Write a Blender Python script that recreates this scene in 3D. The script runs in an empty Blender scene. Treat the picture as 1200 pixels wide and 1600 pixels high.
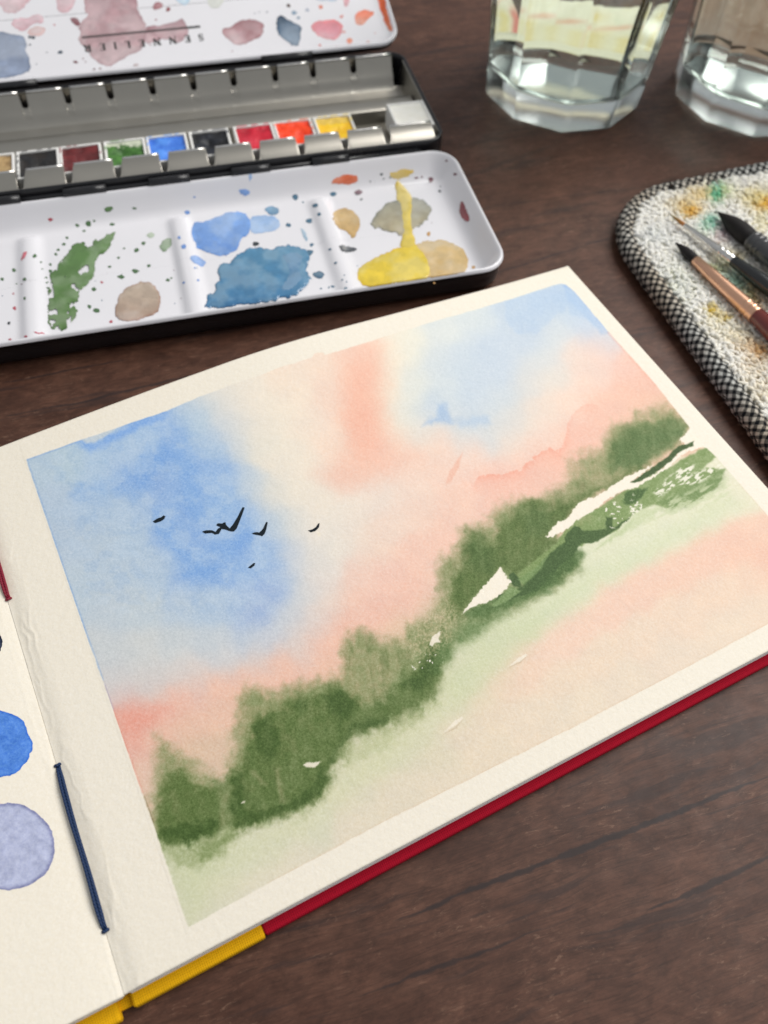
import bpy, bmesh, math, random
import numpy as np
from math import radians as R_, sin, cos, pi
from mathutils import Vector, Matrix

random.seed(7); RNG = np.random.default_rng(7)
S = bpy.context.scene
COL = S.collection
MM = 0.001

# ------------------------------------------------------------------ camera
F_PX, PITCH, ROLL, CAM_H = 1285.0, R_(57.0), R_(4.0), 0.22     # measured from the photograph (1200 x 1600)
_c, _s = cos(PITCH), sin(PITCH)
FWD = np.array([0, _c, -_s]); _up = np.array([0, _s, _c]); _rt = np.array([1.0, 0, 0])
RT = cos(ROLL) * _rt + sin(ROLL) * _up
UP = -sin(ROLL) * _rt + cos(ROLL) * _up
cam_d = bpy.data.cameras.new("camera"); cam = bpy.data.objects.new("camera", cam_d); COL.objects.link(cam)
M = Matrix(((RT[0], UP[0], -FWD[0], 0), (RT[1], UP[1], -FWD[1], 0), (RT[2], UP[2], -FWD[2], CAM_H), (0, 0, 0, 1)))
cam.matrix_world = M
cam_d.sensor_fit = 'VERTICAL'; cam_d.sensor_height = 36.0; cam_d.sensor_width = 27.0
cam_d.lens = F_PX / 1600 * 36.0
cam_d.clip_start = 0.01; cam_d.clip_end = 20
cam_d.dof.use_dof = True; cam_d.dof.focus_distance = 0.226; cam_d.dof.aperture_fstop = 12.5
S.camera = cam
S.render.resolution_x, S.render.resolution_y = 768, 1024

# ------------------------------------------------------------------ light
W = bpy.data.worlds.new("World"); S.world = W; W.use_nodes = True
bg = W.node_tree.nodes["Background"]; bg.inputs[0].default_value = (0.93, 0.96, 1.0, 1); bg.inputs[1].default_value = 0.385

def area(name, loc, target, sx, sy, power, col):
    d = bpy.data.lights.new(name, 'AREA'); d.shape = 'RECTANGLE'; d.size = sx; d.size_y = sy; d.energy = power; d.color = col
    o = bpy.data.objects.new(name, d); COL.objects.link(o); o.location = loc
    o.rotation_euler = (Vector(target) - Vector(loc)).to_track_quat('-Z', 'Y').to_euler()
    return o
area("window_light", (0.80, 0.76, 1.18), (0.05, 0.2, 0), 1.2, 1.0, 25.5, (1.0, 0.975, 0.94))

S.view_settings.view_transform = 'Standard'; S.view_settings.look = 'None'
S.view_settings.exposure = 0.0; S.view_settings.gamma = 1.0
cy = S.cycles
cy.use_denoising = True
cy.max_bounces = 14; cy.transmission_bounces = 14; cy.glossy_bounces = 6; cy.diffuse_bounces = 4; cy.transparent_max_bounces = 8
cy.caustics_refractive = True; cy.caustics_reflective = True; cy.sample_clamp_indirect = 4.0; cy.blur_glossy = 0.5

# ------------------------------------------------------------------ measuring helpers
def ray(px, py):
    return FWD + RT * (px - 600) / F_PX - UP * (py - 800) / F_PX
def at(px, py, z=0.0):
    d = ray(px, py); t = (z - CAM_H) / d[2]
    return np.array([0, 0, CAM_H]) + t * d
def proj(P):                                   # (N,3) -> measured photo coordinates
    d = P - np.array([0, 0, CAM_H]); w = d @ FWD
    return 600 + F_PX * (d @ RT) / w, 800 - F_PX * (d @ UP) / w
class Frame:
    def __init__(s, yaw): a = R_(yaw); s.e1 = np.array([cos(a), sin(a)]); s.e2 = np.array([-sin(a), cos(a)]); s.yaw = a
    def w(s, a, b, z):                         # frame millimetres -> world metres
        a = np.asarray(a, float); b = np.asarray(b, float); z = np.asarray(z, float)
        a, b, z = np.broadcast_arrays(a, b, z)
        return np.stack([(a * s.e1[0] + b * s.e2[0]) * MM, (a * s.e1[1] + b * s.e2[1]) * MM, z * MM], -1)
    def loc(s, P):
        P = np.asarray(P); return (P[..., :2] @ s.e1) / MM, (P[..., :2] @ s.e2) / MM
BK = Frame(30.2); PAL = Frame(18.2)

# ------------------------------------------------------------------ numpy noise / masks
def _lat(seed): return np.random.default_rng(seed).random((256, 256))
_LC = {}
def vnoise(x, y, seed=0):
    L = _LC.setdefault(seed, _lat(seed))
    xi = np.floor(x).astype(int); yi = np.floor(y).astype(int); fx = x - xi; fy = y - yi
    fx = fx * fx * (3 - 2 * fx); fy = fy * fy * (3 - 2 * fy)
    a = L[xi & 255, yi & 255]; b = L[(xi + 1) & 255, yi & 255]; c = L[xi & 255, (yi + 1) & 255]; d = L[(xi + 1) & 255, (yi + 1) & 255]
    return (a * (1 - fx) + b * fx) * (1 - fy) + (c * (1 - fx) + d * fx) * fy
def fbm(x, y, seed=0, oct=4):
    v = 0; amp = .5; tot = 0
    for k in range(oct):
        v = v + amp * vnoise(x * 2 ** k + 17.3 * k, y * 2 ** k + 5.1 * k, seed + k); tot += amp; amp *= .5
    return v / tot
def sstep(e0, e1, x):
    t = np.clip((x - e0) / (e1 - e0), 0, 1); return t * t * (3 - 2 * t)
def seg_dist(x, y, ax, ay, bx, by):
    dx, dy = bx - ax, by - ay
    t = np.clip(((x - ax) * dx + (y - ay) * dy) / (dx * dx + dy * dy + 1e-9), 0, 1)
    return np.hypot(x - ax - t * dx, y - ay - t * dy)
def poly_sd(x, y, P):                          # > 0 inside
    d = np.full(x.shape, 1e9); ins = np.zeros(x.shape, bool); n = len(P)
    for i in range(n):
        ax, ay = P[i]; bx, by = P[(i + 1) % n]
        d = np.minimum(d, seg_dist(x, y, ax, ay, bx, by))
        if ay != by:
            c = ((ay > y) != (by > y)) & (x < (bx - ax) * (y - ay) / (by - ay) + ax); ins ^= c
    return np.where(ins, d, -d)
def srgb2lin(c):
    c = np.clip(np.asarray(c, float), 0, 1); return np.where(c <= .04045, c / 12.92, ((c + .055) / 1.055) ** 2.4)
def lin(*c): return tuple(srgb2lin(np.array(c) / 255.0)) + (1.0,)

# ------------------------------------------------------------------ objects
def tag(o, label=None, cat=None, group=None, kind=None):
    for k, v in (('label', label), ('category', cat), ('group', group), ('kind', kind)):
        if v: o[k] = v
    return o
def thing(name, label, cat, loc=(0, 0, 0), group=None, kind=None):
    o = bpy.data.objects.new(name, None); COL.objects.link(o); o.location = tuple(float(v) for v in loc); o.empty_display_size = .01
    return tag(o, label, cat, group, kind)
def origin(p):
    v = np.zeros(3)
    while p is not None: v = v + np.array(p.location); p = p.parent
    return v
def mesh(name, V, Fc, mat=None, parent=None, smooth=True, colors=None, uvs=None, mats=None, fmat=None):
    V = np.asarray(V, float) - origin(parent)
    me = bpy.data.meshes.new(name)
    if isinstance(Fc, np.ndarray):
        n, k = Fc.shape
        me.vertices.add(len(V)); me.vertices.foreach_set('co', V.astype(np.float32).ravel())
        me.loops.add(n * k); me.loops.foreach_set('vertex_index', Fc.astype(np.int32).ravel())
        me.polygons.add(n); me.polygons.foreach_set('loop_start', np.arange(0, n * k, k, dtype=np.int32))
        me.update(calc_edges=True)
    else:
        me.from_pydata([tuple(v) for v in V], [], [tuple(int(i) for i in f) for f in Fc]); me.update()
    if smooth: me.polygons.foreach_set('use_smooth', np.ones(len(me.polygons), bool))
    if colors is not None:
        at_ = me.color_attributes.new('Col', 'FLOAT_COLOR', 'POINT')
        C4 = np.ones((len(V), 4), np.float32); C4[:, :3] = colors; at_.data.foreach_set('color', C4.ravel())
    if uvs is not None:
        uv = me.uv_layers.new(name='UVMap'); li = np.empty(len(me.loops), np.int32); me.loops.foreach_get('vertex_index', li)
        uv.data.foreach_set('uv', np.asarray(uvs, np.float32)[li].ravel())
    for m in (mats or ([mat] if mat else [])): me.materials.append(m)
    if fmat is not None: me.polygons.foreach_set('material_index', np.asarray(fmat, np.int32))
    me.validate()
    o = bpy.data.objects.new(name, me); COL.objects.link(o)
    if parent is not None: o.parent = parent
    return o
def grid_faces(nu, nv, closed_u=False):
    i = np.arange(nu if closed_u else nu - 1)[:, None]; j = np.arange(nv - 1)[None, :]
    i2 = (i + 1) % nu
    return np.stack(np.broadcast_arrays(i * nv + j, i2 * nv + j, i2 * nv + j + 1, i * nv + j + 1), -1).reshape(-1, 4)
def prism(P, z0, z1):                          # polygon (n,2) world m, bottom and top heights (scalar or per point) -> V, F
    P = np.asarray(P); n = len(P)
    z0 = np.broadcast_to(z0, n); z1 = np.broadcast_to(z1, n)
    V = np.vstack([np.c_[P, z0], np.c_[P, z1]])
    F = [tuple(range(n - 1, -1, -1)), tuple(range(n, 2 * n))] + [(i, (i + 1) % n, n + (i + 1) % n, n + i) for i in range(n)]
    return V, F
def join(parts):
    Vs, Fs, o = [], [], 0
    for V, F in parts:
        Vs.append(np.asarray(V)); Fs += [tuple(int(i) + o for i in f) for f in F]; o += len(V)
    return np.vstack(Vs), Fs
def lathe(p0, axis, prof, n=28, squash=1.0):   # prof: (t metres along axis, radius metres)
    ax = np.array(axis, float); ax /= np.linalg.norm(ax)
    side = np.cross(ax, [0, 0, 1.0]); side /= np.linalg.norm(side); upv = np.cross(side, ax)
    V = []
    for t, r in prof:
        for k in range(n):
            a = 2 * pi * k / n
            V.append(np.array(p0) + ax * t + side * (r * cos(a)) + upv * (r * squash * sin(a)))
    m = len(prof); F = []
    for i in range(m - 1):
        for k in range(n):
            F.append((i * n + k, i * n + (k + 1) % n, (i + 1) * n + (k + 1) % n, (i + 1) * n + k))
    F.append(tuple(range(n - 1, -1, -1))); F.append(tuple((m - 1) * n + k for k in range(n)))
    return np.array(V), F
def tube(pts, rad, n=8):
    pts = np.asarray(pts, float); m = len(pts); rad = np.broadcast_to(rad, m); V = []; prev = None
    for i in range(m):
        t = pts[min(i + 1, m - 1)] - pts[max(i - 1, 0)]; t /= np.linalg.norm(t)
        a = np.cross(t, [0, 0, 1.0]) if prev is None else prev - t * (prev @ t)
        if np.linalg.norm(a) < 1e-6: a = np.cross(t, [1.0, 0, 0])
        a /= np.linalg.norm(a); prev = a; b = np.cross(a, t)
        for k in range(n): V.append(pts[i] + rad[i] * (a * cos(2 * pi * k / n) + b * sin(2 * pi * k / n)))
    F = [(i * n + k, i * n + (k + 1) % n, (i + 1) * n + (k + 1) % n, (i + 1) * n + k) for i in range(m - 1) for k in range(n)]
    F += [tuple(range(n - 1, -1, -1)), tuple((m - 1) * n + k for k in range(n))]
    return np.array(V), F

# ------------------------------------------------------------------ materials
class NT:
    def __init__(s, name):
        s.m = bpy.data.materials.new(name); s.m.use_nodes = True; s.t = s.m.node_tree; s.b = s.t.nodes['Principled BSDF']; s.out = s.t.nodes['Material Output']
    def n(s, typ, **kw):
        nd = s.t.nodes.new(typ)
        for k, v in kw.items():
            if k.startswith('i_'):
                key = k[2:]; key = int(key) if key.isdigit() else key.replace('_', ' ')
                nd.inputs[key].default_value = v
            else: setattr(nd, k, v)
        return nd
    def l(s, a, b): s.t.links.new(a, b)
    def math(s, op, a, b=None, c=None, clamp=False):
        nd = s.t.nodes.new('ShaderNodeMath'); nd.operation = op; nd.use_clamp = clamp
        for i, v in enumerate((a, b, c)):
            if v is None: continue
            if isinstance(v, (int, float)): nd.inputs[i].default_value = v
            else: s.l(v, nd.inputs[i])
        return nd.outputs[0]
    def mix(s, fac, a, b, mode='MIX'):
        nd = s.t.nodes.new('ShaderNodeMix'); nd.data_type = 'RGBA'; nd.blend_type = mode
        for i, v in ((0, fac), (6, a), (7, b)):
            if isinstance(v, (int, float)): nd.inputs[i].default_value = v
            elif isinstance(v, tuple): nd.inputs[i].default_value = v
            else: s.l(v, nd.inputs[i])
        return nd.outputs[2]
    def noise(s, vec, scale, detail=3, rough=.55, dist=0.0):
        nd = s.n('ShaderNodeTexNoise'); nd.inputs['Scale'].default_value = scale; nd.inputs['Detail'].default_value = detail
        nd.inputs['Roughness'].default_value = rough; nd.inputs['Distortion'].default_value = dist
        if vec is not None: s.l(vec, nd.inputs['Vector'])
        return nd.outputs[0]
    def ramp(s, v, *stops):
        nd = s.n('ShaderNodeValToRGB'); e = nd.color_ramp.elements
        while len(e) < len(stops): e.new(.5)
        for el, (p, c) in zip(e, stops):
            el.position = p; el.color = (c, c, c, 1) if isinstance(c, (int, float)) else c
        s.l(v, nd.inputs[0]); return nd.outputs[0]
    def mapping(s, vec, scale=(1, 1, 1), rot=(0, 0, 0), typ='POINT'):
        nd = s.n('ShaderNodeMapping', vector_type=typ); nd.inputs['Scale'].default_value = scale; nd.inputs['Rotation'].default_value = rot
        s.l(vec, nd.inputs[0]); return nd.outputs[0]
    def bump(s, h, strength, dist):
        nd = s.n('ShaderNodeBump'); nd.inputs['Strength'].default_value = strength; nd.inputs['Distance'].default_value = dist
        s.l(h, nd.inputs['Height']); s.l(nd.outputs[0], s.b.inputs['Normal']); return nd
    def geo(s): return s.n('ShaderNodeNewGeometry').outputs['Position']
    def set(s, **kw):
        for k, v in kw.items(): s.b.inputs[k.replace('_', ' ')].default_value = v
        return s
def simple(name, col, rough=.5, metal=0.0, var=.08, scale=300, bump=0.0, bdist=.0002, spec=.5, coat=0.0):
    t = NT(name); g = t.geo(); nz = t.noise(g, scale, 4)
    f = t.math('MULTIPLY_ADD', nz, 2 * var, 1 - var)
    c = t.mix(1.0, col, t.ramp(f, (0, 0.0), (1, 1.0)), 'MULTIPLY') if var else None
    if c is not None:
        mm = t.n('ShaderNodeVectorMath', operation='SCALE'); mm.inputs[0].default_value = col[:3]; t.l(f, mm.inputs['Scale']); t.l(mm.outputs[0], t.b.inputs['Base Color'])
    else: t.b.inputs['Base Color'].default_value = col
    t.set(Roughness=rough, Metallic=metal, Specular_IOR_Level=spec, Coat_Weight=coat)
    rr = t.math('MULTIPLY_ADD', t.noise(g, scale * .23, 3), .16, rough - .08); t.l(rr, t.b.inputs['Roughness'])
    if bump: t.bump(nz, bump, bdist)
    return t.m

def mat_paper():
    t = NT('watercolour_paper'); g = t.geo()
    at_ = t.n('ShaderNodeAttribute', attribute_name='Col').outputs['Color']
    n1 = t.noise(g, 1500, 4, .6); n2 = t.noise(g, 520, 3, .5); n3 = t.noise(g, 3600, 2, .5)
    k = t.math('ADD', t.math('MULTIPLY', t.math('SUBTRACT', n1, .5), .75), t.math('MULTIPLY', t.math('SUBTRACT', n3, .5), .5))
    ex = t.math('ADD', 1.0, k)
    sep = t.n('ShaderNodeSeparateColor'); t.l(at_, sep.inputs[0]); cmb = t.n('ShaderNodeCombineColor')
    for i in range(3): t.l(t.math('POWER', sep.outputs[i], ex), cmb.inputs[i])
    t.l(cmb.outputs[0], t.b.inputs['Base Color']); t.set(Roughness=.62, Specular_IOR_Level=.3)
    h = t.math('ADD', t.math('MULTIPLY', n2, .9), t.math('MULTIPLY', n1, .35))
    t.bump(h, .32, .00045)
    return t.m
PAPER = mat_paper()
def mat_vcol(name, rough=.3, bump=0.0, scale=900, coat=0.0, spec=.5, var=.1):
    t = NT(name); g = t.geo(); at_ = t.n('ShaderNodeAttribute', attribute_name='Col').outputs['Color']
    nz = t.noise(g, scale, 4); f = t.math('MULTIPLY_ADD', nz, 2 * var, 1 - var)
    mm = t.n('ShaderNodeVectorMath', operation='SCALE'); t.l(at_, mm.inputs[0]); t.l(f, mm.inputs['Scale']); t.l(mm.outputs[0], t.b.inputs['Base Color'])
    t.set(Roughness=rough, Coat_Weight=coat, Specular_IOR_Level=spec)
    if bump: t.bump(nz, bump, .0004)
    return t.m
WET = mat_vcol('wet_watercolour', .09, .04, 400, var=.05, coat=.3)
DRY = mat_vcol('pan_watercolour', .5, .5, 700, var=.12)
TERRY = mat_vcol('terry_cotton', .95, .4, 2200, spec=.1, var=.04)
_b = TERRY.node_tree.nodes['Principled BSDF']; _b.inputs['Subsurface Weight'].default_value = .55; _b.inputs['Subsurface Radius'].default_value = (1, .95, .85); _b.inputs['Subsurface Scale'].default_value = .0012
INK = simple('dark_ink', lin(10, 24, 32), .6, var=.4, scale=1500, spec=.2)
ENAMEL = simple('white_enamel', (.78, .77, .80, 1), .17, var=.02, scale=60, spec=.5, coat=.25)
BLACK = simple('black_enamel', (.012, .012, .014, 1), .3, var=.2, scale=200)
STEEL = simple('brushed_steel', (.46, .435, .385, 1), .34, 1.0, var=.12, scale=50, bump=.03)
PANPL = simple('white_pan_plastic', (.80, .79, .76, 1), .35, var=.04, scale=400)
COPPER = simple('copper_ferrule', (.86, .50, .33, 1), .26, 1.0, var=.05, scale=200)
NICKEL = simple('nickel_ferrule', (.75, .73, .70, 1), .22, 1.0, var=.04, scale=200)
BLACKLAQ = simple('black_lacquer', (.012, .013, .014, 1), .18, var=.2, coat=.4)
REDLAQ = simple('red_lacquer', (.14, .018, .012, 1), .2, var=.15, coat=.5)
SMOKE = simple('dark_clear_ferrule', (.05, .05, .052, 1), .15, var=.3, coat=.5)
GLYPH = simple('grey_print', (.03, .032, .03, 1), .5, var=.15)
def mat_bristle(name, col):
    t = NT(name); tc = t.n('ShaderNodeTexCoord'); nz = t.noise(t.mapping(t.geo(), (1, 1, 1)), 2600, 3)
    mm = t.n('ShaderNodeVectorMath', operation='SCALE'); mm.inputs[0].default_value = col; t.l(t.math('MULTIPLY_ADD', nz, 1.4, .3), mm.inputs['Scale']); t.l(mm.outputs[0], t.b.inputs['Base Color'])
    t.set(Roughness=.6, Specular_IOR_Level=.25); t.bump(nz, .5, .0004); return t.m
BRISTLE = mat_bristle('black_hair', (.012, .010, .010))
def mat_cloth(name, col):
    t = NT(name); uv = t.mapping(t.geo(), (1, 1, 1), (0, 0, -BK.yaw))
    sp = t.n('ShaderNodeSeparateXYZ'); t.l(uv, sp.inputs[0])
    def wv(o, f): return t.math('MULTIPLY_ADD', t.math('SINE', t.math('MULTIPLY', o, f)), .5, .5)
    yz = t.math('ADD', sp.outputs[1], sp.outputs[2])
    h = t.math('MAXIMUM', wv(sp.outputs[0], 2 * pi / .00052), wv(yz, 2 * pi / .00055))
    nz = t.noise(t.geo(), 1500, 3)
    mm = t.n('ShaderNodeVectorMath', operation='SCALE'); mm.inputs[0].default_value = col
    t.l(t.math('MULTIPLY_ADD', t.math('ADD', h, nz), .34, .64), mm.inputs['Scale']); t.l(mm.outputs[0], t.b.inputs['Base Color'])
    t.set(Roughness=.85, Specular_IOR_Level=.2, Sheen_Weight=.0); t.bump(h, .5, .0002); return t.m
REDCLOTH = mat_cloth('red_book_cloth', lin(166, 10, 38)[:3])
YELCLOTH = mat_cloth('mustard_book_cloth', lin(226, 170, 8)[:3])
def mat_glass(name, ior, col):
    t = NT(name); t.b.inputs['Base Color'].default_value = col; t.set(Roughness=0.0, IOR=ior, Transmission_Weight=1.0)
    if ior > 1.4:                              # pressed foot of the tumbler is slightly frosted
        sp = t.n('ShaderNodeSeparateXYZ'); t.l(t.geo(), sp.inputs[0]); t.l(t.ramp(t.math('MULTIPLY', sp.outputs[2], 50.0), (.30, .17), (.58, 0.0)), t.b.inputs['Roughness'])
    return t.m
GLASS = mat_glass('clear_glass', 1.5, (.91, .97, .94, 1)); WATER = mat_glass('rinse_water', 1.333, (.965, .965, .955, 1))

# ------------------------------------------------------------------ table
def mat_table():
    t = NT('dark_wood_grain'); ang = R_(20.5)
    g = t.mapping(t.geo(), (1000, 1000, 1000))                                    # millimetres
    gr = t.mapping(g, (1, 1, 1), (0, 0, -ang))
    wob = t.noise(t.mapping(gr, (.010, .03, 1)), 1.0, 3)
    sp = t.n('ShaderNodeSeparateXYZ'); t.l(gr, sp.inputs[0])
    cb = t.n('ShaderNodeCombineXYZ'); t.l(sp.outputs[0], cb.inputs[0]); t.l(t.math('ADD', sp.outputs[1], t.math('MULTIPLY', wob, 14.0)), cb.inputs[1]); gw = cb.outputs[0]
    big = t.noise(t.mapping(gw, (.012, .05, 1)), 1.0, 5, .6)
    blot = t.noise(t.mapping(gr, (.06, .11, 1)), 1.0, 7, .72, .4)
    mot = t.noise(t.mapping(gr, (.16, .34, 1)), 1.0, 6, .75, .6)
    fine = t.noise(t.mapping(gw, (.10, 1.1, 1)), 1.0, 5, .65)
    strk = t.noise(t.mapping(gw, (.014, .17, 1)), 1.0, 4, .6)
    flk = t.noise(t.mapping(gr, (.24, .85, 1)), 1.0, 6, .75, .8)
    flm = t.noise(t.mapping(gr, (.03, .05, 1)), 1.0, 4, .6)
    c = t.mix(t.ramp(big, (.36, 0), (.66, 1)), (.076, .0315, .0195, 1), (.120, .0535, .034, 1))
    c = t.mix(t.math('MULTIPLY', t.ramp(blot, (.44, 0), (.66, 1)), .8), c, (.155, .071, .045, 1))
    c = t.mix(t.math('MULTIPLY', t.ramp(blot, (.40, 1), (.30, 0)), 0.0), c, (.02, .012, .01, 1))
    c = t.mix(.9, c, t.ramp(mot, (.30, .52), (.62, 1.12)), 'MULTIPLY')
    c = t.mix(.8, c, t.ramp(fine, (.25, .62), (.75, 1.0)), 'MULTIPLY')
    pore = t.noise(t.mapping(gw, (.07, 2.6, 1)), 1.0, 4, .7)
    c = t.mix(.75, c, t.ramp(pore, (.32, .55), (.5, 1.0)), 'MULTIPLY')
    dk = t.ramp(strk, (.37, 1), (.43, 0))
    c = t.mix(t.math('MULTIPLY', dk, .55), c, (.026, .0160, .0150, 1))
    fl = t.math('MULTIPLY', t.ramp(flk, (.57, 0), (.70, 1)), t.ramp(flm, (.44, 0), (.58, 1)))
    c = t.mix(t.math('MULTIPLY', fl, .55), c, (.31, .180, .120, 1))
    scr = t.noise(t.mapping(gr, (.12, 2.2, 1)), 1.0, 5, .8, .3)
    c = t.mix(t.math('MULTIPLY', t.math('MULTIPLY', t.ramp(scr, (.58, 0), (.68, 1)), t.ramp(blot, (.45, 0), (.6, 1))), .5), c, (.27, .16, .11, 1))
    # the long dark cracks printed in the board: each from one end to the other, with half width in mm
    for (a, b, w, st) in (((612, 1440), (1215, 1208), .74, .8), ((1010, 1425), (1215, 1335), .7, .74), ((560, 1560), (850, 1450), .55, .7),
                          ((735, 440), (965, 366), .6, .55), ((0, 655), (430, 560), .6, .7), ((0, 598), (210, 560), .5, .7), ((690, 290), (870, 225), 1.2, .35)):
        A = at(*a)[:2] * 1000; B = at(*b)[:2] * 1000; L = float(np.hypot(*(B - A))); th = math.atan2(*(B - A)[::-1])
        mp = t.n('ShaderNodeMapping', vector_type='TEXTURE'); mp.inputs['Location'].default_value = (A[0], A[1], 0); mp.inputs['Rotation'].default_value = (0, 0, th); t.l(g, mp.inputs[0])
        s2 = t.n('ShaderNodeSeparateXYZ'); t.l(mp.outputs[0], s2.inputs[0])
        yy = t.math('ABSOLUTE', t.math('ADD', s2.outputs[1], t.math('MULTIPLY', t.math('SUBTRACT', t.noise(t.mapping(gr, (.04, .04, 1)), 1.0, 4), .5), 3.5)))
        wn = t.math('MULTIPLY', t.noise(t.mapping(gr, (.25, .3, 1)), 1.0, 4), 2.6 * w)
        u = t.math('DIVIDE', s2.outputs[0], L)
        tp = t.math('POWER', t.math('MAXIMUM', t.math('MULTIPLY', t.math('MULTIPLY', u, t.math('SUBTRACT', 1.0, u)), 4.0), 0.0), .45)
        f = t.math('MULTIPLY', t.math('SUBTRACT', t.math('MULTIPLY', wn, tp), yy), 2.2, clamp=True)
        c = t.mix(t.math('MULTIPLY', f, st), c, (.020, .0145, .0150, 1))
    t.l(c, t.b.inputs['Base Color'])
    t.set(Specular_IOR_Level=.27)
    t.l(t.math('MULTIPLY_ADD', t.noise(gr, .15, 4), .22, .36), t.b.inputs['Roughness'])
    t.bump(t.math('ADD', t.math('MULTIPLY', fine, .6), t.math('MULTIPLY', flk, .4)), .10, .0003)
    return t.m
P4 = np.array([[-.75, -.35], [.85, -.35], [.85, 1.05], [-.75, 1.05]])
V, F = prism(P4, -.028, 0.0)
tag(mesh('table_top', V, F, mat_table(), smooth=False), 'dark brown wood grain table top under everything', kind='structure')

# ------------------------------------------------------------------ sketchbook
U0, U1, V0, V1 = -40.0, 184.3, 30.6, 189.2
_tu = np.array([-45, -30, -7, 23, 58, 82, 106, 131, 158, 190.]); _tz = np.array([11.2, 12.3, 14.0, 15.6, 16.9, 15.8, 13.7, 11.7, 9.6, 8.0])
_fu = np.linspace(-45, 190, 236); _fz = np.interp(_fu, _tu, _tz); _fz = np.convolve(np.pad(_fz, 12, 'edge'), np.ones(25) / 25, 'valid')
def page_h(u, v):
    s = np.clip((v - V0) / (V1 - V0), 0, 1.02)
    z = 8.0 + (np.interp(u, _fu, _fz) - 8.0) * s ** 1.7
    d = u - U0
    z = z - .8 * np.exp(-(d / 3.0) ** 2)
    crin = np.exp(-((d - 2.6) / 2.4) ** 2)
    n = np.abs(vnoise(u * .75 + 2.2 * vnoise(u * .1, v * .09, 3) + 1.2 * vnoise(u * .3, v * .3, 5), v * .05, 11) - .5) * 2
    z = z + crin * .20 * (1 - n) ** 4 * (.4 + vnoise(u * .2, v * .12, 13))
    return z + .12 * (fbm(u * .05, v * .05, 21, 2) - .5)
def lpage_h(u, v):
    d = U0 - u
    z = page_h(np.full_like(u, U0), v) + .7 * (1 - np.exp(-d / 4.0)) + .10 * d
    n = np.abs(vnoise(u * .6, v * .04, 31) - .5) * 2
    return z + .12 * np.exp(-((d - 1.2) / 1.5) ** 2) * (1 - n) ** 4
PW = np.array([240, 232, 216]) / 255.0
book = thing('sketchbook', 'open watercolour sketchbook with red cloth cover and mustard spine lying in front', 'sketchbook', BK.w(40, 100, 0))

def page_sheet(name, u, v, hf, mat, parent, colors=None, off=0.0, thick=.55):
    UU, VV = np.meshgrid(u, v, indexing='ij'); Z = hf(UU, VV) + off
    P = BK.w(UU, VV, Z).reshape(-1, 3); F = grid_faces(len(u), len(v)); nu, nv = len(u), len(v)
    C = np.tile(srgb2lin(PW), (len(P), 1)) if colors is None else colors
    if thick:                                   # skirt along the four edges gives the sheet its thickness
        idx = np.r_[np.arange(nu) * nv, (nu - 1) * nv + np.arange(1, nv), (np.arange(nu - 2, -1, -1)) * nv + nv - 1, np.arange(nv - 2, 0, -1)]
        low = P[idx].copy(); low[:, 2] -= thick * MM; n0 = len(P); m = len(idx); k = np.arange(m); k2 = (k + 1) % m
        P = np.vstack([P, low]); F = np.vstack([F, np.stack([idx[k2], idx[k], n0 + k, n0 + k2], -1)]); C = np.vstack([C, C[idx]])
    return mesh(name, P, F, mat, parent, colors=C)
uu = np.r_[np.arange(U0, U0 + 12, .3), np.linspace(U0 + 12, U1, 330)]
right_page = page_sheet('page', uu, np.linspace(V0, V1, 300), page_h, PAPER, book)
left_page = page_sheet('page', np.r_[np.linspace(-122, -52, 60), np.arange(-52 + .4, U0 + .01, .35), U0], np.linspace(V0 - .2, V1, 300), lpage_h, PAPER, book)
EDGE = NT('page_edges'); _sp = EDGE.n('ShaderNodeSeparateXYZ'); EDGE.l(EDGE.geo(), _sp.inputs[0])
_w = EDGE.math('MULTIPLY_ADD', EDGE.math('SINE', EDGE.math('MULTIPLY', _sp.outputs[2], 2 * pi / .00055)), .10, .88)
_m = EDGE.n('ShaderNodeVectorMath', operation='SCALE'); _m.inputs[0].default_value = (.93, .90, .87); EDGE.l(_w, _m.inputs['Scale']); EDGE.l(_m.outputs[0], EDGE.b.inputs['Base Color'])
EDGE.set(Roughness=.8); EDGE = EDGE.m
def block(u0, u1, hf, sheets):
    parts = []; nu_, nv_ = 50, 24
    for k in range(sheets):
        f0, f1 = (k + .06) / sheets, (k + .94) / sheets
        ua = np.linspace(u0, u1 - .25 * ((k * 7) % 3), nu_); va = np.linspace(V0 + .04 + .10 * ((k * 5) % 3), V1 - .8, nv_)
        A, B = np.meshgrid(ua, va, indexing='ij'); H = hf(A, B) - .60; base = 3.1
        V = np.vstack([BK.w(A, B, base + (H - base) * f).reshape(-1, 3) for f in (f0, f1)]); N = nu_ * nv_; g = grid_faces(nu_, nv_)
        F = [tuple(q[::-1]) for q in g] + [tuple(q + N) for q in g]
        idx = list(np.arange(nu_) * nv_) + list((nu_ - 1) * nv_ + np.arange(1, nv_)) + list(np.arange(nu_ - 2, -1, -1) * nv_ + nv_ - 1) + list(np.arange(nv_ - 2, 0, -1)); m = len(idx)
        F += [(idx[i], idx[(i + 1) % m], idx[(i + 1) % m] + N, idx[i] + N) for i in range(m)]
        parts.append((V, F))
    return join(parts)
V, F = block(U0 + 1.0, U1 - .6, page_h, 7); mesh('page_block', V, F, EDGE, book, smooth=False)
V, F = block(-118, U0 - 1.0, lpage_h, 5); mesh('page_block', V, F, EDGE, book, smooth=False)
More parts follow.
